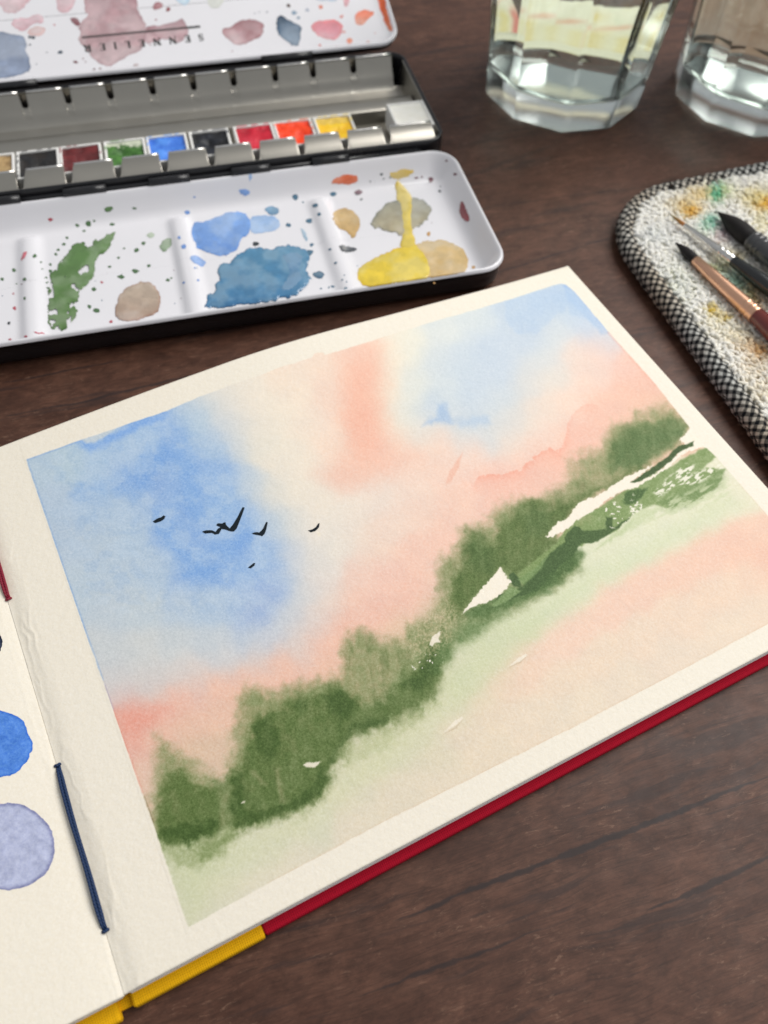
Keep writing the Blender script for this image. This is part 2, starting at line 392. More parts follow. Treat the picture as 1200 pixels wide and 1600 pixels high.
def slab(name, u0, u1, v0, v1, z0, z1, mat, bev=.7, zt=0.0):
    P = BK.w([u0, u1, u1, u0], [v0, v0, v1, v1], 0)[:, :2]
    z1a = np.array([z1 + zt, z1, z1, z1 + zt]) * MM; z0a = np.array([z0 + zt, z0, z0, z0 + zt]) * MM
    V, F = prism(P, z0a, z1a); o = mesh(name, V, F, mat, book, smooth=False)
    b = o.modifiers.new('bevel', 'BEVEL'); b.width = bev * MM; b.segments = 3; b.limit_method = 'ANGLE'
    return o
slab('cover_board', -7.8, 187.0, 28.1, 188.4, .1, 3.05, REDCLOTH)
slab('spine_cloth', -39.6, -7.85, 27.7, 188.6, .05, 3.25, YELCLOTH)
slab('spine_cloth', -120.0, -42.6, 26.6, 188.6, .05, 3.1, YELCLOTH, zt=2.5)
slab('spine_cloth', -44, -39.0, 28.6, 188.0, .0, 1.6, YELCLOTH, bev=.3)

# ---- sewing threads
def mat_thread(name, col):
    t = NT(name); sp = t.n('ShaderNodeSeparateXYZ'); t.l(t.mapping(t.geo(), (1, 1, 1), (0, 0, -BK.yaw)), sp.inputs[0])
    h = t.math('SINE', t.math('MULTIPLY', t.math('ADD', sp.outputs[1], t.math('MULTIPLY', sp.outputs[0], 1.6)), 2 * pi / .0009))
    mm = t.n('ShaderNodeVectorMath', operation='SCALE'); mm.inputs[0].default_value = col; t.l(t.math('MULTIPLY_ADD', h, .25, .9), mm.inputs['Scale']); t.l(mm.outputs[0], t.b.inputs['Base Color'])
    t.set(Roughness=.55, Specular_IOR_Level=.35); t.bump(h, .4, .00015); return t.m
NAVYT = mat_thread('navy_waxed_thread', lin(26, 52, 92)[:3]); REDT = mat_thread('crimson_waxed_thread', lin(138, 22, 48)[:3])
def thread(p0, p1, mat, label):
    A = at(*p0, .0075); B = at(*p1, .0075); au, av = BK.loc(A); bu, bv = BK.loc(B); parts = []
    for k in (-1, 1):
        pts = []
        for i in range(27):
            s = i / 26; u = au + (bu - au) * s; v = av + (bv - av) * s
            u2 = u + k * (.34 + .10 * sin(9 * s + k)) * min(1, 6 * s + .45, 6 * (1 - s) + .45)
            end = min(s, 1 - s) * 26
            z = max(float(page_h(np.array([U0 + abs(u2 - U0)]), np.array([v]))[0]), float(lpage_h(np.array([U0 - .6]), np.array([v]))[0])) + .35
            z = z + .9 * min(1, end / 4) - (.9 if end < .5 else 0)
            pts.append(BK.w(u2, v, z))
        parts.append(tube(pts, .42 * MM, 10))
    for Pt in (A, B):                            # the small dark loop where the thread dives into its hole
        u, v = BK.loc(Pt); th = np.linspace(0, pi, 9)
        z = float(page_h(np.array([u]), np.array([v]))[0])
        parts.append(tube([BK.w(u + .6 * cos(q), v + .15 * sin(3 * q), z + .1 + .6 * sin(q)) for q in th], .38 * MM, 8))
    V, F = join(parts); o = mesh('sewing_thread', V, F, mat, book); o['label'] = label
thread((91, 1197), (165, 1455), NAVYT, 'navy sewing thread stitched along the fold')
thread((-22, 800), (17, 941), REDT, 'crimson sewing thread stitched along the fold')

# ------------------------------------------------------------------ the painting
class Painter:
    def __init__(s, x, y, base): s.x, s.y = x, y; s.C = np.tile(np.array(base, float) / 255.0, (len(x), 1)); s.cache = {}
    def warp(s, amp, sc, seed, sel=None):
        sc = min((4, 7, 10, 14, 22, 60), key=lambda q: abs(q - sc))
        if sc not in s.cache:
            oc = 2 if sc < 9 else 3
            s.cache[sc] = (2 * (fbm(s.x / sc, s.y / sc, 7, oc) - .5), 2 * (fbm(s.x / sc + 40, s.y / sc + 70, 16, oc) - .5))
        wx, wy = s.cache[sc]
        return (amp * wx, amp * wy) if sel is None else (amp * wx[sel], amp * wy[sel])
    def field(s, pts, sig):
        gx = np.arange(s.x.min() - 8, s.x.max() + 8, 5.0); gy = np.arange(s.y.min() - 8, s.y.max() + 8, 5.0)
        GX, GY = np.meshgrid(gx, gy, indexing='ij'); num = np.zeros(GX.shape + (3,)); den = np.zeros(GX.shape)
        for (px, py, r, g, b) in pts:
            w = np.exp(-((GX - px) ** 2 + (GY - py) ** 2) / (2 * sig * sig)) + 1e-9 / (1 + (GX - px) ** 2 + (GY - py) ** 2)
            num += w[..., None] * np.array([r, g, b]); den += w
        G = num / den[..., None] / 255.0
        wx, wy = s.warp(9, 60, 3); wx2, wy2 = s.warp(4, 14, 5)
        fx = np.clip((s.x + wx + wx2 - gx[0]) / 5.0, 0, len(gx) - 1.001); fy = np.clip((s.y + wy + wy2 - gy[0]) / 5.0, 0, len(gy) - 1.001)
        ix, iy = fx.astype(int), fy.astype(int); tx, ty = (fx - ix)[:, None], (fy - iy)[:, None]
        s.C = (G[ix, iy] * (1 - tx) + G[ix + 1, iy] * tx) * (1 - ty) + (G[ix, iy + 1] * (1 - tx) + G[ix + 1, iy + 1] * tx) * ty
    def mask(s, P, soft, amp=0, sc=10, seed=1):
        P = np.array(P, float); pad = soft * 2 + amp * 2 + 4
        sel = np.where((s.x > P[:, 0].min() - pad) & (s.x < P[:, 0].max() + pad) & (s.y > P[:, 1].min() - pad) & (s.y < P[:, 1].max() + pad))[0]
        x, y = s.x[sel], s.y[sel]
        if amp: wx, wy = s.warp(amp, sc, seed, sel); x = x + wx; y = y + wy
        return sel, sstep(-soft, soft, poly_sd(x, y, P))
    def over(s, P, col, soft=2.0, alpha=1.0, amp=0, sc=10, seed=1, tex=0.0, tsc=9):
        sel, m = s.mask(P, soft, amp, sc, seed); m = m * alpha
        if tex: m = m * np.clip(1 - tex + 2 * tex * fbm(s.x[sel] / tsc, s.y[sel] / tsc, 77, 3), 0, 1.15)
        m = np.clip(m, 0, 1)[:, None]; s.C[sel] = s.C[sel] * (1 - m) + np.array(col) / 255.0 * m
    def blob(s, cx, cy, rx, ry, ang, col, alpha):
        a = R_(ang); wx, wy = s.warp(5, 22, 6); dx = s.x + wx - cx; dy = s.y + wy - cy
        p = (dx * cos(a) + dy * sin(a)) / rx; q = (-dx * sin(a) + dy * cos(a)) / ry
        m = (alpha * np.exp(-(p * p + q * q)))[:, None]; s.C = s.C * (1 - m) + np.array(col) / 255.0 * m
#PAINT_BEGIN
FIELD = [
# left sky
(60,735,165,192,216),(110,715,165,194,216),(80,790,162,188,216),(100,850,165,189,215),(125,920,172,194,214),(150,700,150,186,224),(200,695,150,185,224),(230,675,140,180,226),(270,665,120,166,226),(310,650,158,190,218),
(330,690,150,184,222),(370,680,196,206,214),(410,690,228,222,208),(160,740,146,182,220),(200,740,128,168,222),(250,735,110,156,220),(295,740,112,158,222),(340,750,128,170,224),(385,760,176,196,216),(425,770,218,216,208),(465,770,234,224,208),
(150,785,152,184,220),(190,800,160,188,217),(150,850,166,190,214),(215,790,140,176,220),(260,780,122,164,222),(300,785,96,146,218),(340,800,122,166,222),(385,810,118,162,220),(420,815,172,194,216),(455,820,210,212,210),
(215,840,158,187,217),(265,835,122,164,222),(310,850,106,152,220),(350,850,112,158,221),(385,850,108,154,220),(420,860,145,178,220),(455,870,190,200,214),(495,870,218,214,208),
(190,890,166,190,214),(240,890,158,186,216),(290,900,122,164,221),(330,890,104,152,219),(370,890,122,164,222),(410,900,138,174,221),(440,915,158,184,218),(475,920,198,202,208),(515,930,222,205,196),
(170,950,178,195,211),(220,950,180,197,211),(280,950,168,191,215),(330,945,158,186,217),(375,950,150,180,218),(415,950,154,180,216),(450,965,190,198,210),(490,975,214,200,196),
(165,1010,188,198,207),(215,1020,194,201,206),(275,1010,188,199,208),(330,1010,182,196,210),(385,1000,172,190,213),(425,1000,184,194,211),(465,1015,212,198,194),
(180,1060,195,198,203),(230,1060,200,200,202),(290,1050,204,203,204),(345,1035,202,201,205),(400,1030,204,199,200),
(185,1092,208,188,188),(235,1085,216,188,180),(300,1070,222,190,180),
(190,1125,228,150,132),(215,1118,230,150,132),(250,1105,231,164,146),(290,1092,233,170,150),(345,1072,234,178,156),(400,1055,235,178,156),(450,1040,236,178,156),(500,1012,237,178,156),
(205,1165,229,162,144),(245,1150,229,172,150),(300,1130,229,178,154),(350,1115,230,180,155),(400,1095,230,178,152),(460,1060,233,178,154),(225,1205,224,180,158),(240,1255,214,180,154),(265,1165,225,176,152),(300,1170,215,178,148),(340,1180,214,178,150),
(540,985,238,178,156),(590,960,237,178,157),(640,930,235,180,160),(690,900,232,186,166),(560,1010,232,180,154),(520,1040,230,178,152),(620,985,222,182,152),(680,960,212,178,148),
(545,940,237,186,166),(600,905,237,186,168),(560,895,234,194,178),(650,870,238,188,168),(700,850,238,186,166),
# middle sky
(298,630,172,196,222),(318,618,205,212,214),(335,612,226,220,211),(345,640,208,212,214),(362,620,234,225,210),(355,665,188,202,218),(372,655,222,218,210),(395,660,234,224,208),
(575,735,239,196,176),(540,745,239,202,184),(505,725,239,210,192),(640,735,239,200,182),(520,610,241,206,186),(500,660,240,214,196),
(480,720,238,225,207),(430,650,238,226,208),(390,630,238,226,210),(460,610,240,220,200),(480,660,239,222,203),(440,720,236,225,208),(500,780,234,222,206),(540,790,232,222,208),(490,830,230,221,210),(530,850,228,220,209),(500,900,222,212,206),(560,840,231,214,200),
(510,590,240,208,188),(545,560,241,196,174),(570,540,241,190,168),(560,600,241,182,158),(550,640,241,184,160),(575,660,241,178,154),(585,690,241,182,160),(560,700,240,192,170),(600,710,240,192,172),(545,735,240,196,176),(520,700,240,208,188),(520,640,240,204,184),(500,560,240,214,194),(470,580,241,218,198),
(605,560,239,224,202),(600,610,239,222,200),(610,660,236,220,198),(620,690,236,208,188),(610,530,238,228,208),(640,540,228,228,214),(640,600,214,220,216),(635,650,216,220,214),(660,680,222,214,204),
(690,510,212,221,222),(740,500,206,218,224),(680,560,202,214,222),(720,560,192,209,225),(760,540,188,206,226),(700,610,198,212,222),(740,610,188,206,225),(780,580,188,206,226),(780,630,194,208,220),(740,650,190,206,222),(680,640,188,205,222),(720,675,206,210,212),(770,680,202,209,214),(800,655,208,210,210),
(820,520,186,204,224),(800,490,184,204,225),(850,480,180,202,226),(890,480,178,201,226),(920,505,186,205,228),(940,525,200,206,220),(870,520,202,213,222),(850,560,204,212,218),(820,600,206,209,211),(860,590,224,214,204),(830,650,226,212,200),(800,690,230,210,196),(850,640,234,210,194),
(900,560,232,210,198),(940,550,236,198,184),(980,570,237,186,168),(1010,600,236,178,156),(920,590,238,204,188),(890,630,239,206,188),(860,680,239,202,184),(820,710,239,198,180),(930,640,237,184,163),(970,620,237,182,160),(1000,640,233,180,154),(1040,640,224,176,146),
(900,690,238,180,160),(860,730,238,182,162),(800,740,239,188,170),(740,710,239,206,190),(690,700,238,202,184),(650,720,239,198,178),(700,740,239,200,182),(750,745,239,190,172),(830,760,237,184,164),(780,780,238,184,164),(720,780,238,192,172),(640,760,236,208,192),(590,770,234,214,200),(560,790,233,216,202),(610,820,234,206,190),(660,800,236,200,182),(700,820,238,190,170),(590,850,235,204,186),(870,760,234,182,160),
(930,700,236,180,158),(950,660,236,180,158),
# ground
(260,1340,204,206,176),(300,1350,198,202,170),(290,1400,204,204,176),(310,1430,208,206,180),(340,1400,210,207,182),(380,1340,208,208,180),(430,1310,207,206,178),(480,1290,208,207,178),(400,1380,214,208,184),(470,1340,216,208,184),(540,1220,208,205,174),(560,1260,216,206,182),(600,1180,206,204,172),(650,1150,206,203,172),(620,1240,220,207,182),(680,1180,214,204,176),(560,1300,220,208,184),(700,1100,204,204,172),(740,1060,203,206,172),(690,1060,196,200,160),(780,1020,206,208,176),(760,990,195,203,160),(820,975,200,208,168),(870,945,206,213,176),(910,910,209,215,180),(960,875,213,217,184),(1010,850,214,218,186),(1060,825,217,219,188),(1110,795,219,220,190),(1150,780,221,219,190),
(720,1140,222,205,180),(760,1100,224,204,178),(790,1070,228,200,175),(820,1040,232,198,174),(860,1010,235,198,176),(900,980,236,196,174),(950,950,236,194,172),(1000,925,237,193,170),(1050,900,237,192,168),(1100,870,237,190,166),(1150,850,236,186,162),(1190,830,235,190,166),(1200,870,235,180,156),
(700,1220,223,208,183),(760,1170,226,208,182),(830,1120,229,209,184),(880,1060,230,206,181),(940,1020,231,206,181),(1000,990,231,205,181),(1060,960,232,204,180),(1120,930,233,202,177),(1180,900,233,197,172),(900,1110,228,210,186),(980,1070,228,209,186),(1060,1030,229,208,186),(1140,980,230,208,185),(1190,950,231,206,182),
(1240,880,236,190,166),(1260,920,233,200,174),
]
OUTLINE = [(41,718),(83,703),(125,688),(190,666),(258,643),(310,621),(362,601),(417,582),(440,573),(487,559),(492,552),(505,551),(507,555),(583,532),(613,522),(683,501),(787,471),(869,444.5),(876,443),(884,445),(897,455),(951,519),(1024,600),(1077,667),(1107,703),(1120,715),(1157,757),(1200,806),(1330,955),(1330,906),(1200,975),(900,1134),(600,1284),(440,1369),(294,1449),(237,1281),(177,1110),(109,917)]
BAND = [(352,1280),(360,1210),(370,1140),(381,1090),(396,1076),(412,1092),(440,1082),(470,1076),(500,1064),(535,1060),(538,1025),(548,998),(562,990),(590,1003),(622,1002),(650,975),(690,955),(692,910),(700,872),(725,852),(724,832),(742,824),(770,835),(765,810),(800,787),(850,778),(885,760),(905,738),(893,718),(920,712),(950,718),(948,684),(970,664),(1000,650),(1040,642),(1072,655),
 (1077,668),(1060,690),(1000,732),(940,772),(870,832),(905,868),(905,890),(870,918),(820,942),(770,968),(730,990),(700,1018),(684,1042),(682,1082),(660,1108),(630,1128),(580,1142),(548,1156),(522,1196),(505,1238),(470,1268),(430,1282),(390,1292),(356,1302)]
GR, GD, GL = (90,111,56), (62,87,34), (132,143,94)
def paint_picture(p):
    p.field(FIELD, 17.0)
    mo = fbm(p.x / 26, p.y / 20, 141, 4) - .5
    p.C = np.clip(p.C + (mo * .05)[:, None] * np.array([1.0, .7, .3]), 0, 1); p.C = p.C * .74 + np.array([241, 232, 216]) / 255 * .26
    o = p.over
    # blue strokes
    o([(118,689),(150,690),(180,674),(230,652),(262,643),(255,660),(220,668),(188,684),(165,700),(142,706),(128,698)], (122,166,228), 6, .7, 5, 10)
    o([(128,688),(150,679),(183,667),(168,680),(150,690),(136,692)], (205,212,214), 2, .8, 2, 8)
    o([(112,778),(122,760),(165,748),(200,728),(215,712),(240,700),(262,697),(285,690),(300,712),(307,760),(313,800),(296,806),(286,770),(280,738),(262,724),(245,732),(240,752),(225,768),(204,784),(184,770),(150,770),(126,786)], (134,173,222), 12, .5, 9, 14, tex=.45, tsc=16)
    o([(205,735),(228,712),(262,700),(284,712),(268,724),(240,742),(228,760),(208,760)], (118,162,220), 11, .45, 7, 14, tex=.5, tsc=13)
    o([(284,742),(303,730),(316,790),(310,815),(296,806)], (118,162,220), 9, .45, 7, 10, tex=.5, tsc=12)
    o([(238,800),(252,790),(268,815),(272,840),(300,862),(318,862),(352,842),(380,824),(402,824),(392,846),(372,868),(360,872),(338,864),(316,874),(318,888),(342,886),(372,880),(368,890),(330,900),(292,904),(286,898),(300,880),(284,872),(262,860),(246,835)], (120,163,220), 8, .55, 9, 10, tex=.6, tsc=12)
    o([(355,848),(378,838),(388,832),(380,852),(370,868),(360,862)], (108,154,218), 6, .45, 5, 8)
    o([(288,897),(312,886),(342,884),(338,894),(304,902)], (108,155,218), 5, .45, 4, 8)
    o([(260,710),(300,690),(345,730),(380,790),(405,840),(425,880),(430,920),(400,930),(360,905),(300,910),(262,870),(240,815),(262,770)], (152,186,224), 24, .4, 9, 22, tex=.5, tsc=24)
    o([(380,915),(425,890),(446,925),(412,972),(370,985),(385,950)], (160,180,216), 20, .5, 8, 22)
    o([(788,470),(869,446),(882,446),(896,458),(930,495),(946,522),(915,500),(884,482),(862,500),(832,522),(802,520),(790,500)], (166,194,226), 4, .3, 6, 14, tex=.4, tsc=16)
    o([(880,447),(896,458),(950,520),(940,522),(912,492),(888,470)], (156,188,226), 4, .3, 3, 12)
    o([(660,666),(680,650),(687,632),(696,627),(703,650),(707,661),(685,660)], (154,183,218), 6, .6, 5, 12)
    o([(705,655),(760,650),(770,662),(720,668)], (176,198,222), 6, .5, 4, 12)
    sel, m = p.mask([(60,720),(130,692),(250,650),(310,640),(370,720),(410,800),(445,900),(420,980),(330,960),(200,960),(130,940)], 26, 8, 22)
    cl = fbm(p.x[sel] / 24 + .4 * fbm(p.x[sel] / 9, p.y[sel] / 9, 163, 2), p.y[sel] / 17, 161, 4)
    m1 = (m * sstep(.44, .70, cl) * .36)[:, None]; p.C[sel] = p.C[sel] * (1 - m1) + np.array([190, 208, 226]) / 255 * m1
    m1 = (m * (1 - sstep(.28, .48, cl)) * .10)[:, None]; p.C[sel] = p.C[sel] * (1 - m1) + np.array([112, 158, 220]) / 255 * m1
    # coral
    o([(178,1108),(240,1100),(266,1108),(238,1130),(210,1160),(194,1140)], (234,152,132), 15, .35, 6, 20)
    o([(560,560),(590,540),(600,620),(600,690),(570,720),(545,690),(545,620)], (241,176,152), 18, .28, 8, 24)
    o([(545,565),(600,545),(606,680),(650,712),(600,748),(530,765),(500,740),(550,705),(532,640)], (241,182,158), 26, .32, 10, 24)
    top = [(742,745),(775,742),(812,735),(826,722),(842,708),(856,701),(872,706),(884,692),(886,668),(897,645),(925,628)]
    bl = top + [(960,660),(920,720),(850,770),(770,785),(735,765)]
    sel, m = p.mask(bl, 1.3, 5, 7, 41)
    d = np.full(len(sel), 1e9)
    for a, b in zip(top[:-1], top[1:]): d = np.minimum(d, seg_dist(p.x[sel], p.y[sel], *a, *b))
    m = (m * np.clip(.48 * np.exp(-d / 11) + .10 * np.exp(-d / 40), 0, 1) * (1 - sstep(866, 900, p.x[sel]) * .6))[:, None]; p.C[sel] = p.C[sel] * (1 - m) + np.array([238, 156, 132]) / 255 * m
    o([(697,757),(704,735),(724,706),(718,728),(706,752)], (234,176,152), 2, .55, 2, 9)
    # pale green wash beyond the trees
    o([(690,1080),(760,1000),(850,950),(920,900),(1010,850),(1130,770),(1160,790),(1080,840),(960,900),(860,960),(770,1040),(710,1090)], (196,208,164), 24, .35, 8, 26)
    o([(250,1320),(420,1290),(540,1190),(690,1090),(760,1020),(830,990),(760,1080),(640,1180),(520,1270),(400,1350),(300,1440)], (209,212,170), 34, .45, 10, 24)
    o([(240,1300),(360,1300),(300,1440),(280,1430)], (202,207,168), 26, .35, 8, 20)
    # trees: soft wet layer, then darker body, then the darkest touches
    o(BAND, GL, 17, .80, 13, 15, tex=.25)
    o([(240,1305),(238,1250),(242,1200),(250,1152),(264,1166),(290,1186),(330,1212),(352,1240),(354,1292),(320,1312),(262,1320)], GL, 16, .78, 10, 14, tex=.3)
    o([(330,1225),(352,1215),(372,1205),(370,1290),(335,1305),(325,1270)], (104,123,72), 10, .75, 9, 12, tex=.3)
    o([(243,1312),(245,1268),(254,1230),(272,1204),(288,1204),(300,1226),(315,1230),(335,1226),(346,1250),(351,1288),(330,1304),(300,1320),(265,1320)], GR, 10, .92, 9, 11, tex=.22)
    o([(246,1300),(290,1285),(345,1280),(338,1304),(315,1306),(298,1322),(285,1314),(265,1318),(250,1314)], GD, 6, .8, 8, 8)
    o([(250,1322),(300,1325),(355,1296),(378,1298),(345,1338),(305,1358),(268,1352)], (150,162,112), 10, .65, 10, 9)
    o([(305,1330),(355,1298),(372,1302),(345,1328),(315,1345)], (118,136,80), 7, .6, 9, 8)
    o([(356,1288),(362,1212),(375,1200),(386,1150),(402,1120),(425,1112),(450,1092),(480,1084),(520,1072),(548,1082),(575,1100),(600,1092),(622,1062),(650,1042),(668,1010),(700,1000),(692,1040),(676,1085),(652,1108),(612,1128),(562,1140),(545,1152),(520,1188),(512,1218),(494,1246),(460,1268),(420,1280),(392,1288),(366,1296)], GR, 11, .9, 11, 12, tex=.25)
    for P in ([(366,1292),(378,1272),(440,1262),(488,1228),(500,1200),(516,1212),(497,1248),(456,1270),(400,1285)], [(512,1190),(540,1150),(552,1132),(585,1122),(612,1120),(590,1136),(555,1142),(535,1166),(520,1196)],
              [(360,1250),(368,1205),(380,1210),(385,1250),(378,1280),(362,1282)], [(458,1100),(466,1085),(478,1098),(472,1112)], [(500,1085),(540,1078),(558,1100),(545,1125),(520,1115)], [(395,1130),(420,1120),(440,1160),(420,1190),(400,1170)],
              [(628,1066),(652,1056),(676,1010),(690,1018),(684,1048),(655,1078),(640,1074)]):
        o(P, GD, 7, .75, 7, 10)
    for (a, b, al) in (((395,1205),(412,1225), .7), ((432,1200),(442,1255), .7), ((450,1150),(462,1175), .3), ((580,1070),(598,1092), .55), ((352,1240),(350,1290), .5), ((270,1235),(275,1270), .3), ((650,960),(700,990), .0)):
        o([(a[0]-4,a[1]),(a[0]+4,a[1]-2),(b[0]+4,b[1]),(b[0]-4,b[1]+2)], (150,150,108), 6, al, 5, 9)
    pth = [(250,1316),(300,1322),(350,1298),(400,1288),(460,1272),(500,1246),(520,1204),(548,1160),(610,1132),(655,1112),(682,1080)]
    for k in range(120):                         # bristly lower edge where the wet green bled into the ground wash, and the wash into the green
        q = random.random() * (len(pth) - 1); i = min(int(q), len(pth) - 2); f = q - i; x = pth[i][0] * (1 - f) + pth[i + 1][0] * f + random.gauss(0, 2); y = pth[i][1] * (1 - f) + pth[i + 1][1] * f + random.gauss(0, 3)
        L = 3 + 9 * random.random() ** 2; w = 1.0 + 2.2 * random.random(); dx = random.gauss(1, 4)
        if k % 3: o([(x - w, y - 7), (x + w, y - 7), (x + dx, y + L)], GR, 2.2, .15 + .35 * random.random(), 4, 5)
        else: o([(x - w, y + 5), (x + w, y + 5), (x + dx * .6, y - L - 2)], (196,204,160), 2.0, .25 + .3 * random.random(), 4, 5)
    o([(520,1175),(600,1138),(680,1090),(690,1100),(610,1165),(540,1200)], (168,178,126), 9, .35, 9, 8, tex=.6, tsc=7)
    # upper right trees
    o([(703,935),(706,905),(730,882),(726,852),(737,830),(752,828),(778,848),(772,826),(786,810),(810,802),(812,786),(840,784),(862,795),(900,778),(935,764),(970,744),(1000,722),(1018,728),(975,748),(945,768),(920,779),(900,791),(880,815),(858,838),(870,852),(830,890),(800,905),(785,888),(765,910),(725,957),(708,965)], GR, 10, .93, 12, 13, tex=.22)
    o([(956,692),(975,668),(1000,660),(1030,662),(1060,650),(1077,668),(1062,690),(1030,712),(1000,730),(965,735),(950,720)], (92,116,66), 8, .9, 8, 12, tex=.2)
    o([(725,850),(740,832),(756,836),(775,858),(770,900),(740,890)], (74,100,50), 12, .5, 8, 12)
    o([(810,800),(835,788),(855,800),(860,830),(825,840)], (78,104,54), 12, .5, 8, 12)
    o([(722,962),(735,950),(780,935),(815,918),(850,880),(900,860),(915,868),(900,890),(862,920),(810,945),(768,962),(735,972)], (84,112,60), 9, .92, 9, 10, tex=.15)
    o([(680,1045),(690,1000),(735,970),(790,960),(750,990),(715,1015),(700,1035)], (100,126,74), 14, .8, 9, 14, tex=.25)
    up = BAND[:BAND.index((1072,655)) + 1]
    for k in range(110):                         # wet green feathering up into the sky
        q = random.random() * (len(up) - 1); i = min(int(q), len(up) - 2); f = q - i; x = up[i][0] * (1 - f) + up[i + 1][0] * f + random.gauss(0, 4); y = up[i][1] * (1 - f) + up[i + 1][1] * f + 9
        L = 6 + 18 * random.random() ** 1.5; w = 5 + 7 * random.random(); dx = -.25 * L + random.gauss(0, 4)
        o([(x - w, y + 10), (x + w, y + 10), (x + dx + 1, y - L), (x + dx - 1, y - L)], GL, 8, .20 + .25 * random.random(), 7, 10)
    sel, m = p.mask(BAND, 10, 10, 14); a_ = R_(-6); xr = p.x[sel] * cos(a_) + p.y[sel] * sin(a_); yr = -p.x[sel] * sin(a_) + p.y[sel] * cos(a_)
    stv = fbm(xr / 9, yr / 34, 151, 4) - .5; m1 = (m * np.clip(stv * .75, 0, .3))[:, None]; p.C[sel] = p.C[sel] * (1 - m1) + np.array([136,148,102]) / 255 * m1
    m1 = (m * np.clip(-stv * 1.0, 0, .35))[:, None]; p.C[sel] = p.C[sel] * (1 - m1) + np.array(GD) / 255 * m1
    # dry fine grain where the brush skipped
    sel, m = p.mask([(625,1010),(660,960),(700,940),(722,960),(700,1010),(650,1040)], 16, 8, 20)
    g = sstep(.42, .66, fbm(p.x[sel] / 2.2, p.y[sel] / 2.2, 61, 2)); m = (m * g * .38)[:, None]; p.C[sel] = p.C[sel] * (1 - m) + np.array([226, 206, 172]) / 255 * m
    # flat mid green bank
    o([(868,850),(890,818),(940,790),(1000,752),(1050,727),(1104,697),(1118,714),(1100,730),(1134,733),(1120,762),(1088,784),(1048,796),(1022,788),(990,802),(960,832),(930,842),(890,862),(850,884),(832,905),(818,915),(806,900)], (126,148,90), 2.2, .93, 2, 8, tex=.2)
    o([(1030,785),(1080,760),(1130,735),(1128,760),(1088,788),(1045,798)], (112,136,84), 8, .6, 6, 12)
    o([(960,832),(1000,800),(1040,790),(1010,812),(960,845),(930,860)], (176,192,140), 4, .55, 6, 10)
    sel, m = p.mask([(985,800),(1030,782),(1090,765),(1135,740),(1140,775),(1090,800),(1040,808),(985,830)], 8, 5, 10); xr2 = p.x[sel] * cos(R_(-32)) + p.y[sel] * sin(R_(-32)); yr2 = -p.x[sel] * sin(R_(-32)) + p.y[sel] * cos(R_(-32))
    m = (m * sstep(.40, .62, fbm(xr2 / 16, yr2 / 4, 64, 3)) * .75)[:, None]; p.C[sel] = p.C[sel] * (1 - m) + np.array([206, 212, 174]) / 255 * m
    o([(897,822),(905,823),(913,830),(935,828),(948,828),(946,808),(957,808),(958,824),(985,806),(992,800),(970,822),(935,846),(908,850),(896,870),(872,886),(860,905),(840,922),(800,936),(768,952),(780,930),(815,918),(836,890),(862,862),(882,846),(885,836)], (66,92,46), 1.6, .95, 2, 7)
    o([(880,880),(905,862),(895,882),(860,910),(830,925)], (70,98,48), 6, .7, 6, 9)
    o([(974,778),(985,765),(1012,762),(1004,778),(986,790),(976,788)], (72,100,50), 2, .95, 3, 7)
    o([(985,754),(1010,737),(1040,716),(1060,697),(1084,690),(1082,698),(1062,706),(1046,724),(1012,747),(992,755)], (62,86,42), 1.5, .95, 1.5, 8)
    o([(795,898),(802,894),(812,904),(815,918),(803,916),(796,908)], (64,90,46), 1.5, .95)
    o([(768,946),(799,916),(814,924),(790,941),(772,949)], (128,152,98), 1.5, .9, 1, 6)
    o([(810,905),(830,892),(858,868),(845,888),(820,914)], (120,146,90), 2, .85, 1.5, 6)
    # bare paper
    w = (243,234,217)
    o([(721,959),(740,935),(760,911),(774,896),(781,885),(785,890),(790,900),(800,909),(795,916),(780,930),(760,942),(746,945),(735,950)], w, 1.0, 1, 2.2, 5)
    o([(853,838),(862,826),(874,815),(889,808),(899,790),(905,786),(919,778),(931,776),(946,767),(965,752),(976,747),(1000,735),(1021,727),(1006,738),(986,752),(998,753),(1030,736),(1062,706),(1075,698),(1062,688),(1078,668),(1094,682),(1112,700),(1096,699),(1072,706),(1046,729),(1020,746),(996,761),(975,765),(950,780),(926,800),(902,812),(893,822),(862,840)], w, 1.0, 1, 2.4, 5)
    o([(985,754),(1010,737),(1040,716),(1060,697),(1084,690),(1084,697),(1062,705),(1046,722),(1012,746),(992,755)], (62,86,42), 1.2, .95, 1.5, 8)
    sel, m = p.mask([(1022,772),(1048,742),(1072,726),(1086,728),(1080,742),(1122,722),(1128,730),(1088,756),(1050,764),(1030,778)], 4, 4, 10)
    ca, sa = cos(R_(-32)), sin(R_(-32)); xr = p.x[sel] * ca + p.y[sel] * sa; yr = -p.x[sel] * sa + p.y[sel] * ca
    m = (m * sstep(.47, .60, fbm(xr / 8, yr / 3.0, 63, 4)) * .95)[:, None]; p.C[sel] = p.C[sel] * (1 - m) + np.array([240, 236, 218]) / 255 * m
    sel, m = p.mask([(925,805),(985,770),(1010,790),(985,812),(955,828),(945,812)], 4, 2, 10)
    m = (m * sstep(.66, .70, fbm(p.x[sel] / 6, p.y[sel] / 3.6, 67, 3)))[:, None]; p.C[sel] = p.C[sel] * (1 - m) + np.array([238, 234, 216]) / 255 * m
    sel, m = p.mask([(640,1045),(655,1022),(690,1022),(692,1034),(660,1050)], 3)
    m = (m * sstep(.73, .77, fbm(p.x[sel] / 4, p.y[sel] / 3, 69, 2)))[:, None]; p.C[sel] = p.C[sel] * (1 - m) + np.array([238, 234, 216]) / 255 * m
